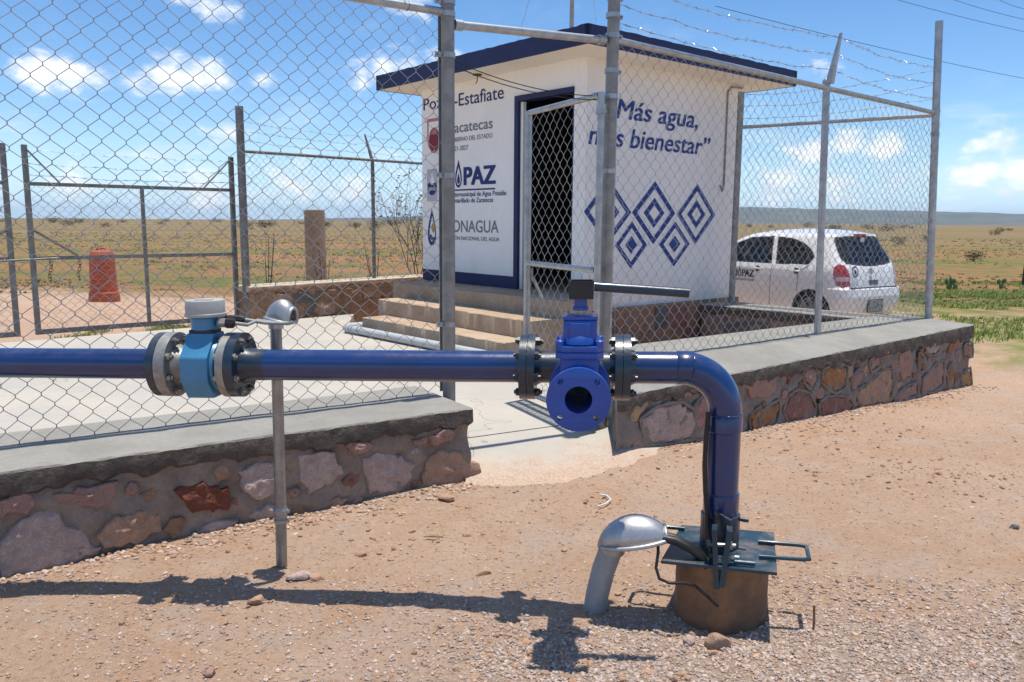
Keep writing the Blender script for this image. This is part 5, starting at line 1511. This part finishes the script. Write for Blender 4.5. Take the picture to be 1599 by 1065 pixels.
for x_ in (1.62, .86):
    hnd = MB().tube([W_(x_ + .075, .842, .885), W_(x_ + .04, .862, .89), W_(x_ - .04, .862, .89), W_(x_ - .075, .842, .885)], [.010, .014, .014, .010], 8).build('door_handle', car_white, car, smooth=60)
    MB().lathe(W_(x_, .8195, .885), CL, [(0, .05), (.0035, .05), (.004, 0)], 16).build('handle_recess', car_black, hnd)
def wsurf(z):
    return lerp_tab(body_tab, z)[2]
def seam(pts, name='door_seam'):
    MB().tube([W_(x, wsurf(z) * (1 - .012 * max(0, (.75 - x)) ** 2) + .001, z) for x, z in pts], .0036, 5).build(name, car_black, car)
seam([(1.345, z) for z in [.32 + .05 * i for i in range(14)]])
seam([(.82 + .10 * max(0, .6 - z), z) for z in [.58 + .05 * i for i in range(7)]] + [(.74, .93), (.66, .985)])
seam([(2.62, z) for z in [.40 + .06 * i for i in range(9)]])
seam([(.82 + .2 * i, .30) for i in range(10)], 'sill_seam')
for xw in (.58, 3.03):
    for s_ in (1, -1):
        wc = W_(xw, s_ * .735, .30)
        wl = MB().lathe(wc - CL * .085, CL, [(0, .20), (.0, .265), (.02, .288), (.05, .296), (.12, .296), (.15, .288), (.17, .265), (.17, .20)], 40, closed=True).build('wheel', tyre_m, car, smooth=40)
        q = MB().lathe(wc, CL * s_, [(.02, .0), (.072, .045), (.055, .06), (.040, .17), (.06, .195), (.062, .205), (.02, .205)], 36)
        q.build('rim', rim_m, wl, smooth=40)
        for k in range(7):
            a = 2 * math.pi * k / 7
            dv = CH * math.cos(a) + UP * math.sin(a)
            MB().tube([wc + CL * s_ * .052 + dv * .07, wc + CL * s_ * .060 + dv * .175], .012, 6).build('rim_slot', car_black, wl)
    q = MB()
    for s_ in (1, -1):
        q.box(W_(xw, s_ * .60, .40), (.66, .02, .66), Matrix((CH, CL, UP)).transposed())
    q.build('arch_liner', car_black, car)
MB().box(W_(1.9, 0, .26), (3.3, 1.4, .06), Matrix((CH, CL, UP)).transposed()).build('underbody', car_black, car)
MB().box(W_(1.75, 0, .55), (2.2, 1.46, .10), Matrix((CH, CL, UP)).transposed()).build('cabin_floor', seat_m, car)
MB().box(W_(.55, 0, .86), (.55, 1.2, .03), Matrix((CH, CL, UP)).transposed()).build('parcel_shelf', seat_m, car)
for sx, sy in ((1.72, .36), (1.72, -.36), (.86, .36), (.86, -.36)):
    st2 = MB().box(W_(sx, sy, .90), (.12, .50, .58), Matrix((CH, CL, UP)).transposed() @ Matrix.Rotation(-.22, 3, 'Y')).build('seat', seat_m, car, bevel=.04, smooth=50)
    MB().box(W_(sx - .08, sy, 1.25), (.08, .26, .15), Matrix((CH, CL, UP)).transposed()).build('headrest', seat_m, st2, bevel=.03, smooth=50)
MB().box(W_(2.55, 0, .92), (.5, 1.3, .10), Matrix((CH, CL, UP)).transposed()).build('dashboard', seat_m, car, bevel=.03)
for s_ in (1, -1):
    MB().box(W_(2.42, s_ * .90, .99), (.10, .16, .13), Matrix((CH, CL, UP)).transposed()).build('mirror', car_white, car, bevel=.03, smooth=50)
    MB().box(W_(3.45, s_ * .62, .70), (.30, .20, .16), Matrix((CH, CL, UP)).transposed()).build('headlight', car_clear, car, bevel=.04, smooth=50)
oo = W_(0, wsurf(.78) + .004, 0)
text_on('JI', oo, -CH, UP, car_black, car, right=-2.045, base=.745, height=.12, width=.115, bold=.05, off=.004)
flat(ring_quads(drop(-1.985, .815, .047, .088), drop(-1.985, .80, .028, .055)), car_black, 'drop_emblem', oo, -CH, car, off=.004)
text_on('PAZ', oo, -CH, UP, car_black, car, right=-1.685, base=.745, height=.12, width=.245, bold=.05, off=.004)
text_on('COMUNICACIÓN SOCIAL', oo, -CH, UP, car_black, car, right=-1.66, base=.675, height=.036, width=.50, bold=.004, off=.008)

# ---------------------------------------------------------------- things beyond the compound
DR = V((-7.85, 15.6, ground_z(-7.85, 15.6)))
dr = thing('traffic_drum', 'dusty orange plastic traffic drum standing beyond the vehicle gate', 'drum', DR)
MB().lathe(DR, UP, [(0.0, 0.251), (0.0, 0.279), (0.03, 0.279), (0.17, 0.265), (0.18, 0.244), (0.4, 0.238), (0.41, 0.229), (0.43, 0.229), (0.44, 0.236), (0.62, 0.232), (0.63, 0.222), (0.65, 0.222), (0.66, 0.23), (0.82, 0.225), (0.83, 0.216), (0.86, 0.216), (0.88, 0.221), (0.95, 0.191), (0.97, 0.158), (0.97, 0.0)], 30).build('barrel', orange_p, dr, smooth=30)
MB().tube([DR + V((-.10, 0, .95)), DR + V((-.07, 0, 1.01)), DR + V((.07, 0, 1.01)), DR + V((.10, 0, .95))], .022, 8).build('handle', orange_p, dr, smooth=60)
CPX = V((-3.93, 16.3, -.2))
q = MB().lathe(CPX, UP, [(0, .205), (1.90, .20), (1.945, .19), (1.95, .15), (1.95, 0)], 22)
tag(q.build('concrete_pillar', mat('weathered_concrete', (.36, .255, .165), .92, 0, (.29, .20, .125), 3, bump=.4, bscale=20, fine=.12), org=CPX, smooth=40), 'weathered tan concrete pillar standing in the field behind the rear fence', 'pillar')
wp = V((13.75, 21.9, -.2))
tag(MB().tube([wp, wp + V((.02, 0, .8)), wp + V((.06, 0, 1.75))], [.05, .045, .04], 9).build('fence_stake', bark, org=wp, smooth=50), 'leaning dark wooden stake in the field at the right edge', 'stake')

leaf_dry = mat('olive_leaf', (.085, .10, .04), .8, 0, (.13, .12, .05), 9, fine=.1)
leaf_dark = mat('dark_scrub_leaf', (.03, .038, .018), .9, 0, (.055, .058, .028), 2, fine=.1)
cactus_m = mat('nopal_green', (.075, .15, .045), .6, 0, (.11, .17, .06), 6, bump=.2, bscale=40)
def branch(mb, tips, p, d, L, r, depth, rs_):
    n_ = 4; pts = [p]; rad = [r]
    for i in range(n_):
        d = (d + V((rs_.uniform(-.16, .16), rs_.uniform(-.16, .16), rs_.uniform(-.05, .14)))).normalized()
        pts.append(pts[-1] + d * (L / n_)); rad.append(r * (1 - .14 * (i + 1)))
    mb.tube(pts, rad, 5 if depth > 1 else 4, caps=False)
    tips += pts[2:]
    if depth > 0:
        for k in range(rs_.choice((2, 3, 3))):
            a = pts[rs_.randint(1, n_)]
            dd = (d + V((rs_.uniform(-.75, .75), rs_.uniform(-.75, .75), rs_.uniform(-.1, .6)))).normalized()
            branch(mb, tips, a, dd, L * rs_.uniform(.55, .85), r * .58, depth - 1, rs_)
def leaves(tips, n_, size, rs_, spread):
    mb = MB()
    for k in range(n_):
        c_ = rs_.choice(tips) + V((rs_.uniform(-1, 1), rs_.uniform(-1, 1), rs_.uniform(-1, 1))) * spread
        a = V((rs_.uniform(-1, 1), rs_.uniform(-1, 1), rs_.uniform(-1, 1))).normalized(); u, w = ortho(a)
        s_ = size * rs_.uniform(.6, 1.3)
        mb.add([c_ - u * s_, c_ + w * s_ * .45, c_ + u * s_, c_ - w * s_ * .45], [(0, 1, 2, 3)])
    return mb
rs_ = random.Random(4)
sb = V((-1.62, 15.1, -.1)); shrub = thing('dry_shrub', 'sparse leafless shrub rising behind the left corner of the pump house', 'shrub', sb)
mb, tips = MB(), []
for k in range(5):
    branch(mb, tips, sb + V((rs_.uniform(-.1, .1), rs_.uniform(-.1, .1), 0)), V((rs_.uniform(-.32, .22), rs_.uniform(-.3, .3), 1)).normalized(), 1.15, .016, 3, rs_)
mb.build('branches', bark, shrub, fix=False)
leaves(tips, 260, .035, rs_, .06).build('leaves', leaf_dry, shrub, fix=False)
# dry stalks behind the back wall
for k, (x_, y_, hh) in enumerate(((-4.05, 13.3, 1.5), (-3.3, 14.1, 1.2), (-2.5, 14.6, 1.3))):
    o_ = V((x_, y_, -.05)); mb = MB()
    for j in range(4):
        a = V((rs_.uniform(-.18, .18), rs_.uniform(-.15, .15), hh * rs_.uniform(.7, 1.0)))
        mb.tube([o_ + V((rs_.uniform(-.06, .06), 0, 0)), o_ + a * .5 + V((.02, 0, 0)), o_ + a], [.010, .008, .004], 4)
    for j in range(26):
        u_ = rs_.uniform(.3, 1); c_ = o_ + V((rs_.uniform(-.12, .12), rs_.uniform(-.1, .1), hh * u_))
        mb.tube([c_, c_ + V((rs_.uniform(-.07, .07), rs_.uniform(-.05, .05), rs_.uniform(.02, .09)))], [.006, .003], 3)
    tag(mb.build('dry_weed', bark, org=o_, fix=False), ('tall dry weed stalks behind the back wall nearest the tall gate post', 'dry weed stalks behind the back wall right of the tan pillar', 'dry weed stalks behind the rear fence close to the thin fence post')[k], 'weed')

def cactus(o_, pads, label):
    c_ = thing('prickly_pear', label, 'cactus', o_)
    pads = [tuple(q_ * .72 for q_ in p_[:4]) + p_[4:] for p_ in pads]
    for (dx_, dz_, w_, h_, tilt, yaw) in pads:
        vs, fs = [], []; N1, N2 = 12, 7
        rot = Matrix.Rotation(yaw, 3, 'Z') @ Matrix.Rotation(tilt, 3, 'Y')
        for i in range(N2 + 1):
            ph_ = math.pi * i / N2
            for j in range(N1):
                th = 2 * math.pi * j / N1
                p = V((w_ * math.sin(ph_) * math.cos(th) * (1 - .2 * math.cos(ph_) * -1), .028 * math.sin(ph_) * math.sin(th), h_ * math.cos(ph_)))
                vs.append(V(o_) + V((dx_, 0, dz_)) + rot @ p)
        for i in range(N2):
            for j in range(N1):
                k = i * N1 + j; k2 = i * N1 + (j + 1) % N1
                fs.append((k, k2, k2 + N1, k + N1))
        MB().add(vs, fs).build('pad', cactus_m, c_, smooth=60)
cactus((10.85, 20.2, -.08), [(0, .12, .11, .16, .1, .2), (.10, .32, .10, .14, .5, -.4), (-.10, .33, .10, .13, -.45, .5), (.02, .42, .08, .12, .0, 1.0), (.2, .15, .09, .13, .6, .3)], 'larger prickly pear cactus in the grass right of the corner post')
cactus((12.5, 20.8, -.08), [(0, .12, .10, .14, -.1, .4), (.08, .30, .08, .12, .45, -.2), (-.09, .28, .08, .11, -.5, .2)], 'smaller prickly pear cactus near the right edge of the picture')

def bush(o_, r_, h_, n_, mt, seed, label, group=None, name='scrub_bush'):
    rs2 = random.Random(seed); o_ = V(o_)
    b_ = thing(name, label, 'bush', o_, group)
    mb, tips2 = MB(), []
    for k in range(5):
        a = rs2.uniform(0, 6.28); e_ = o_ + V((math.cos(a) * r_ * .6, math.sin(a) * r_ * .6, h_ * rs2.uniform(.45, .8)))
        mb.tube([o_, o_.lerp(e_, .5) + V((0, 0, h_ * .08)), e_], [.035 * h_, .022 * h_, .01 * h_], 4, caps=False); tips2.append(e_)
    mb.build('stems', bark, b_, fix=False)
    for k in range(16):
        tips2.append(o_ + V((rs2.gauss(0, .42) * r_, rs2.gauss(0, .42) * r_, h_ * rs2.uniform(.25, .9))))
    leaves(tips2, n_, r_ * .06, rs2, r_ * .24).build('foliage', mt, b_, fix=False)
    return b_
bush((20.6, 36.5, -.1), .5, .5, 700, leaf_dark, 1, 'round dark bush alone in the ploughed field above the cacti')
FB_ = []
for k in range(46):
    y_ = rs_.choice((150, 190, 240, 300, 360, 420)) * rs_.uniform(.85, 1.15)
    a_ = rs_.uniform(-.62, -.10) if k < 30 else rs_.uniform(.24, .62)
    FB_.append((y_ * math.tan(a_), y_, rs_.uniform(.55, 1.25) * (1 + y_ / 300)))
for k, (x_, y_, s_) in enumerate(FB_):
    bush((x_, y_, -.1), s_ * 1.15, s_ * .8, 420, leaf_dark, 100 + k, 'small dark scrub bush far off on the horizon of the field', 'far scrub bushes on the horizon')
for k, (px_, y_) in enumerate(((.292, 62), (.41, 75), (.437, 70), (.47, 66), (.505, 80))):
    bush((y_ * px_, y_, -.1), .65, .65, 600, leaf_dark, 300 + k, ('dark bush in the field just right of the pump house, above the car roof', 'dark bush above the middle of the car in the far field', 'tallest dark bush above the car tailgate in the far field', 'dark bush left of the corner post in the far field', 'dark bush close to the corner post in the far field')[k], 'bushes in the field behind the car')

# overhead wires
wires = [((12.67, 28.68, 9.0), (19.52, 32.58, 9.0)), ((15.75, 30.93, 9.6), (19.86, 33.22, 9.6)), ((18.28, 32.42, 10.0), (19.84, 33.25, 10.0)), ((9.81, 25.45, 7.0), (18.75, 31.02, 7.0))]
for k, (a_, b_) in enumerate(wires):
    a_, b_ = V(a_), V(b_); e0_, e1_ = a_ - (b_ - a_) * .5, b_ + (b_ - a_) * 1.5
    pts = [e0_.lerp(e1_, i / 16) - UP * (.35 * 4 * (i / 16) * (1 - i / 16)) + UP * .25 for i in range(17)]
    tag(MB().tube(pts, .008, 5).build('overhead_wire', rubber, org=pts[0], smooth=60), ('longest overhead wire crossing the sky at upper right', 'second overhead wire from the top right corner', 'overhead wire cutting the very top right corner', 'lowest overhead wire, passing behind the corner post')[k], 'wire')

# ---------------------------------------------------------------- grass and gravel
def blades(n_, place, hgt, mt, name, label_kind, seed, wid=.006):
    rs2 = random.Random(seed); mb = MB(); vs, fs = [], []
    for k in range(n_):
        pl = place(rs2)
        if pl is None: continue
        x_, y_, s_ = pl
        z_ = ground_z(x_, y_) + ground_detail(x_, y_) - .005
        for j in range(6):
            a = rs2.uniform(0, 6.28); h_ = hgt * s_ * rs2.uniform(.5, 1.2); l_ = h_ * rs2.uniform(.2, .9)
            bx_, by_ = x_ + rs2.uniform(-.05, .05) * s_, y_ + rs2.uniform(-.05, .05) * s_
            ca, sa = math.cos(a), math.sin(a); q0 = len(vs); ww = wid * s_ * rs2.uniform(.7, 1.4)
            vs += [V((bx_ - sa * ww, by_ + ca * ww, z_)), V((bx_ + sa * ww, by_ - ca * ww, z_)), V((bx_ + ca * l_ * .5 + sa * ww * .6, by_ + sa * l_ * .5 - ca * ww * .6, z_ + h_ * .7)), V((bx_ + ca * l_, by_ + sa * l_, z_ + h_))]
            fs += [(q0, q0 + 1, q0 + 2), (q0, q0 + 2, q0 + 3)]
    mb.v, mb.f = vs, fs
    o_ = mb.build(name, mt, fix=False); o_['kind'] = 'stuff'
    return o_
grass_m = mat('green_grass', (.20, .32, .06), .8, 0, (.34, .35, .12), 1.3, (.42, .62), fine=.15)
weed_m = mat('field_weed', (.22, .21, .075), .85, 0, (.33, .25, .12), .5, (.35, .6), fine=.15)
def right_patch(r_):
    x_, y_ = r_.uniform(5.2, 19), r_.uniform(9.0, 23)
    if (V((x_, y_, 0)) - GK).dot(QN) > .3 and x_ < 6.2: return None
    v_ = noise.fractal(V((x_ * .45, y_ * .45, 2)), 1.0, 2.0, 3)
    if v_ < -.02 + (0.25 if y_ < 10.2 else 0): return None
    return x_, y_, 1.0
blades(15000, right_patch, .075, grass_m, 'grass', 'grass', 1, .007)
def gate_patch(r_):
    u_ = r_.random(); a = V((-5.6, 10.35, 0)).lerp(V((-3.9, 12.1, 0)), u_)
    x_, y_ = a.x + r_.gauss(-.1, .22), a.y + r_.gauss(.22, .22)
    if noise.noise(V((x_ * 1.6, y_ * 1.6, 5))) < .02: return None
    return x_, y_, 1.0
blades(900, gate_patch, .08, grass_m, 'grass', 'grass', 2, .007)
def field_patch(r_):
    y_ = 17 + 75 * r_.random() ** 1.6; x_ = r_.uniform(-.72, .72) * y_
    if noise.fractal(V((x_ * .10, y_ * .3, 7)), 1.0, 2.0, 3) < -.05: return None
    return x_, y_, 1.0 + y_ / 45
blades(9000, field_patch, .035, weed_m, 'field_weeds', 'weeds', 3, .014)

ico = bmesh.new(); bmesh.ops.create_icosphere(ico, subdivisions=1, radius=1)
iv = [v.co.copy() for v in ico.verts]; if_ = [tuple(v.index for v in f.verts) for f in ico.faces]; ico.free()
def in_slab(x_, y_):
    """true on the apron, inside the walls or on the casing"""
    p = V((x_, y_, 0))
    if (p - L0).dot(LN) < .03 and (p - L0).dot(LD) < 2.45: return True
    if (p - R0).dot(RN) < .03 and (p - R0).dot(RD) > -.05: return True
    if y_ > 4.78 + .40 * (x_ + .25) + .05 and -.35 < x_ < 1.0: return True
    return (x_ - CC.x) ** 2 + (y_ - CC.y) ** 2 < .035
def pebbles(n_, place, name, mt, seed, PAL=None):
    PAL = PAL or PAL_DIRT
    rs2 = random.Random(seed); vs, fs, cs = [], [], []
    k = 0
    while k < n_:
        x_, y_, s_ = place(rs2)
        if in_slab(x_, y_): 
            k += 1; continue
        z_ = ground_z(x_, y_) + ground_detail(x_, y_)
        rot = Matrix.Rotation(rs2.uniform(0, 6.28), 3, 'Z') @ Matrix.Rotation(rs2.uniform(-.6, .6), 3, 'X')
        sx, sy, sz = s_ * rs2.uniform(.7, 1.4), s_ * rs2.uniform(.6, 1.1), s_ * rs2.uniform(.45, .8)
        q0 = len(vs)
        for v in iv:
            j = rs2.uniform(.72, 1.2)
            vs.append(rot @ V((v.x * sx * j, v.y * sy * j, v.z * sz * j)) + V((x_, y_, z_ + sz * .25)))
        fs += [tuple(i + q0 for i in f) for f in if_]
        c_ = rs2.choice(PAL); w_ = rs2.uniform(.75, 1.2)
        cs += [c_[0] * w_, c_[1] * w_, c_[2] * w_, 1.0] * len(iv)
        k += 1
    mb = MB(); mb.v, mb.f = vs, fs
    o_ = mb.build(name, mt, fix=False); o_['kind'] = 'stuff'
    at_ = o_.data.color_attributes.new('stone_colour', 'FLOAT_COLOR', 'POINT'); at_.data.foreach_set('color', cs)
    return o_
PAL_DIRT = [(.50, .37, .28), (.46, .32, .23), (.54, .42, .34), (.42, .28, .20), (.40, .31, .26), (.36, .235, .16), (.52, .36, .26)]
PAL_GREY = [(.46, .37, .32), (.41, .33, .285), (.50, .41, .355), (.36, .28, .235), (.46, .34, .265), (.41, .285, .21), (.31, .25, .22)]
peb = mat('gravel_stone', (.5, .4, .33), .9, 0, None, 22, bump=.3, bscale=120, fine=0)
tt = NT(peb.node_tree); at0 = tt.n('ShaderNodeAttribute', attribute_name='stone_colour')
tt.put(peb.node_tree.nodes['Principled BSDF'].inputs['Base Color'], at0.outputs['Color'])
clod = mat('dirt_clod', (.46, .295, .195), .95, 0, (.36, .215, .14), 16, (.38, .62), bump=.4, bscale=110, fine=.1)
def pl_gravel(r_):
    while True:
        y_ = 2.05 + 1.35 * r_.random() ** 1.4; x_ = r_.uniform(-1.5, 1.75) * y_ / 2.6
        w_ = sst(x_ + noise.noise(V((x_ * 2, y_ * 2, 0))) * 1.1, -.7, 1.0)
        if r_.random() < .10 + .9 * w_ * (1 - .75 * sst(y_, 2.75, 3.4)): return x_, y_, r_.choice((.004, .005, .006, .007, .0095))
def pl_clod(r_):
    y_ = 2.05 + 5.5 * r_.random() ** 1.35; x_ = r_.uniform(-.72, .72) * y_
    v_ = noise.noise(V((x_ * 3, y_ * 3, 4)))
    return x_, y_, r_.choice((.003, .004, .005, .006, .008)) * (1.5 if v_ > .35 and r_.random() < .35 else 1) * (1.6 if r_.random() < .012 else 1)
def pl_foot(r_):
    if r_.random() < .5:
        p = L0 + LD * r_.uniform(-.3, 2.4) + LN * (.03 + abs(r_.gauss(0, .10)))
    else:
        p = R0 + RD * r_.uniform(.3, 5.7) + RN * (.03 + abs(r_.gauss(0, .12)))
    return p.x, p.y, r_.choice((.006, .008, .012, .016))
cl_ = random.Random(77)
centres = [(cl_.uniform(-.6, .62), 2.2 + 4.2 * cl_.random() ** 1.3) for _ in range(46)]
def pl_cluster(r_):
    a_, y0 = r_.choice(centres); sg = .10 + .06 * (y0 - 2)
    return a_ * y0 + r_.gauss(0, sg * 1.6), y0 + r_.gauss(0, sg * .7), r_.choice((.005, .006, .008, .010, .013, .018))
pebbles(2600, pl_cluster, 'loose_clods', clod, 4)
pebbles(24000, pl_gravel, 'gravel', peb, 1, PAL_GREY)
pebbles(15000, pl_clod, 'dirt_clods', peb, 2)
pebbles(1500, pl_foot, 'wall_foot_clods', peb, 3)

def rock(x_, y_, s_, mt, label, seed, flat_=.6, name='rock'):
    rs2 = random.Random(seed); b2 = bmesh.new(); bmesh.ops.create_icosphere(b2, subdivisions=3, radius=1)
    z_ = ground_z(x_, y_) + ground_detail(x_, y_)
    cuts = [(V((rs2.gauss(0, 1), rs2.gauss(0, 1), rs2.gauss(0, .7))).normalized(), rs2.uniform(.55, .85)) for _ in range(9)]
    vs = []
    for v in b2.verts:
        p = v.co.copy()
        for n_, d_ in cuts:
            e_ = p.dot(n_) - d_
            if e_ > 0: p -= n_ * e_ * .92
        p *= 1 + .10 * noise.noise(p * 2.5 + V((seed, 0, 0))) + .05 * noise.noise(p * 7 + V((seed, 0, 0)))
        vs.append(V((x_ + p.x * s_, y_ + p.y * s_ * .8, z_ + p.z * s_ * flat_ + s_ * flat_ * .35)))
    fs = [tuple(v.index for v in f.verts) for f in b2.faces]; b2.free()
    return tag(MB().add(vs, fs).build(name, mt, org=(x_, y_, z_), smooth=35), label, 'rock')
rock(.765, 2.80, .048, stone_m['e'], 'largest tan rock against the front of the rusty casing', 1, .8)
rock(.665, 2.82, .028, stone_m['w'], 'small pale rock left of the largest rock at the casing', 2, .75)
rock(.735, 2.745, .022, clod, 'reddish clod just below the rocks at the casing foot', 3, .7)
rock(-.925, 3.37, .060, stone_m['w'], 'flat whitish stone at the edge of the pipe shadow near the conduit post', 4, .35)
rock(-.845, 3.365, .040, clod, 'brown stone beside the flat whitish stone in the pipe shadow', 5, .5)
rock(-1.03, 3.13, .042, clod, 'lumpy brown clod just below the pipe shadow left of centre', 6, .55)
rock(-.70, 3.63, .034, clod, 'brown clod on open dirt right of the conduit post', 7, .6)
rock(-.36, 4.40, .050, clod, 'crumbly red-brown clod near the end of the left wall', 8, .55)
rock(-.12, 3.42, .036, clod, 'flat brown clod on dirt above the shadow in the middle', 9, .45)
rock(-1.03, 2.60, .026, stone_m['p'], 'small pinkish rock near the bottom left of the picture', 10, .6)
rock(2.62, 4.05, .030, stone_m['g'], 'small dark grey stone on open dirt at the right', 11, .5)
sx0 = V((.475, 4.27, ground_z(.475, 4.27) + .012))
tag(MB().tube([sx0, sx0 + V((.05, .04, .002)), sx0 + V((.085, .10, .004)), sx0 + V((.07, .17, .003)), sx0 + V((.03, .19, .002))], .0045, 6).build('string_scrap', paint_white, org=sx0, smooth=60), 'scrap of white string lying on the dirt before the gate', 'string')
sp0 = V((-.43, 3.83, ground_z(-.43, 3.83) + .01))
tag(MB().tube([sp0, sp0 + V((.05, -.005, .006)), sp0 + V((.10, -.012, .002))], [.004, .008, .004], 5).build('wood_splinter', stone_m['t'], org=sp0), 'small pale wood splinter lying on the dirt below the pipe', 'wood')
rb = V((1.16, 2.92, -.02))
tag(MB().tube([rb, rb + V((.002, 0, .07)), rb + V((.0, .004, .13))], .0045, 6).build('rebar_stub', rust, org=rb), 'thin rusty rod sticking out of the ground right of the casing', 'rod')
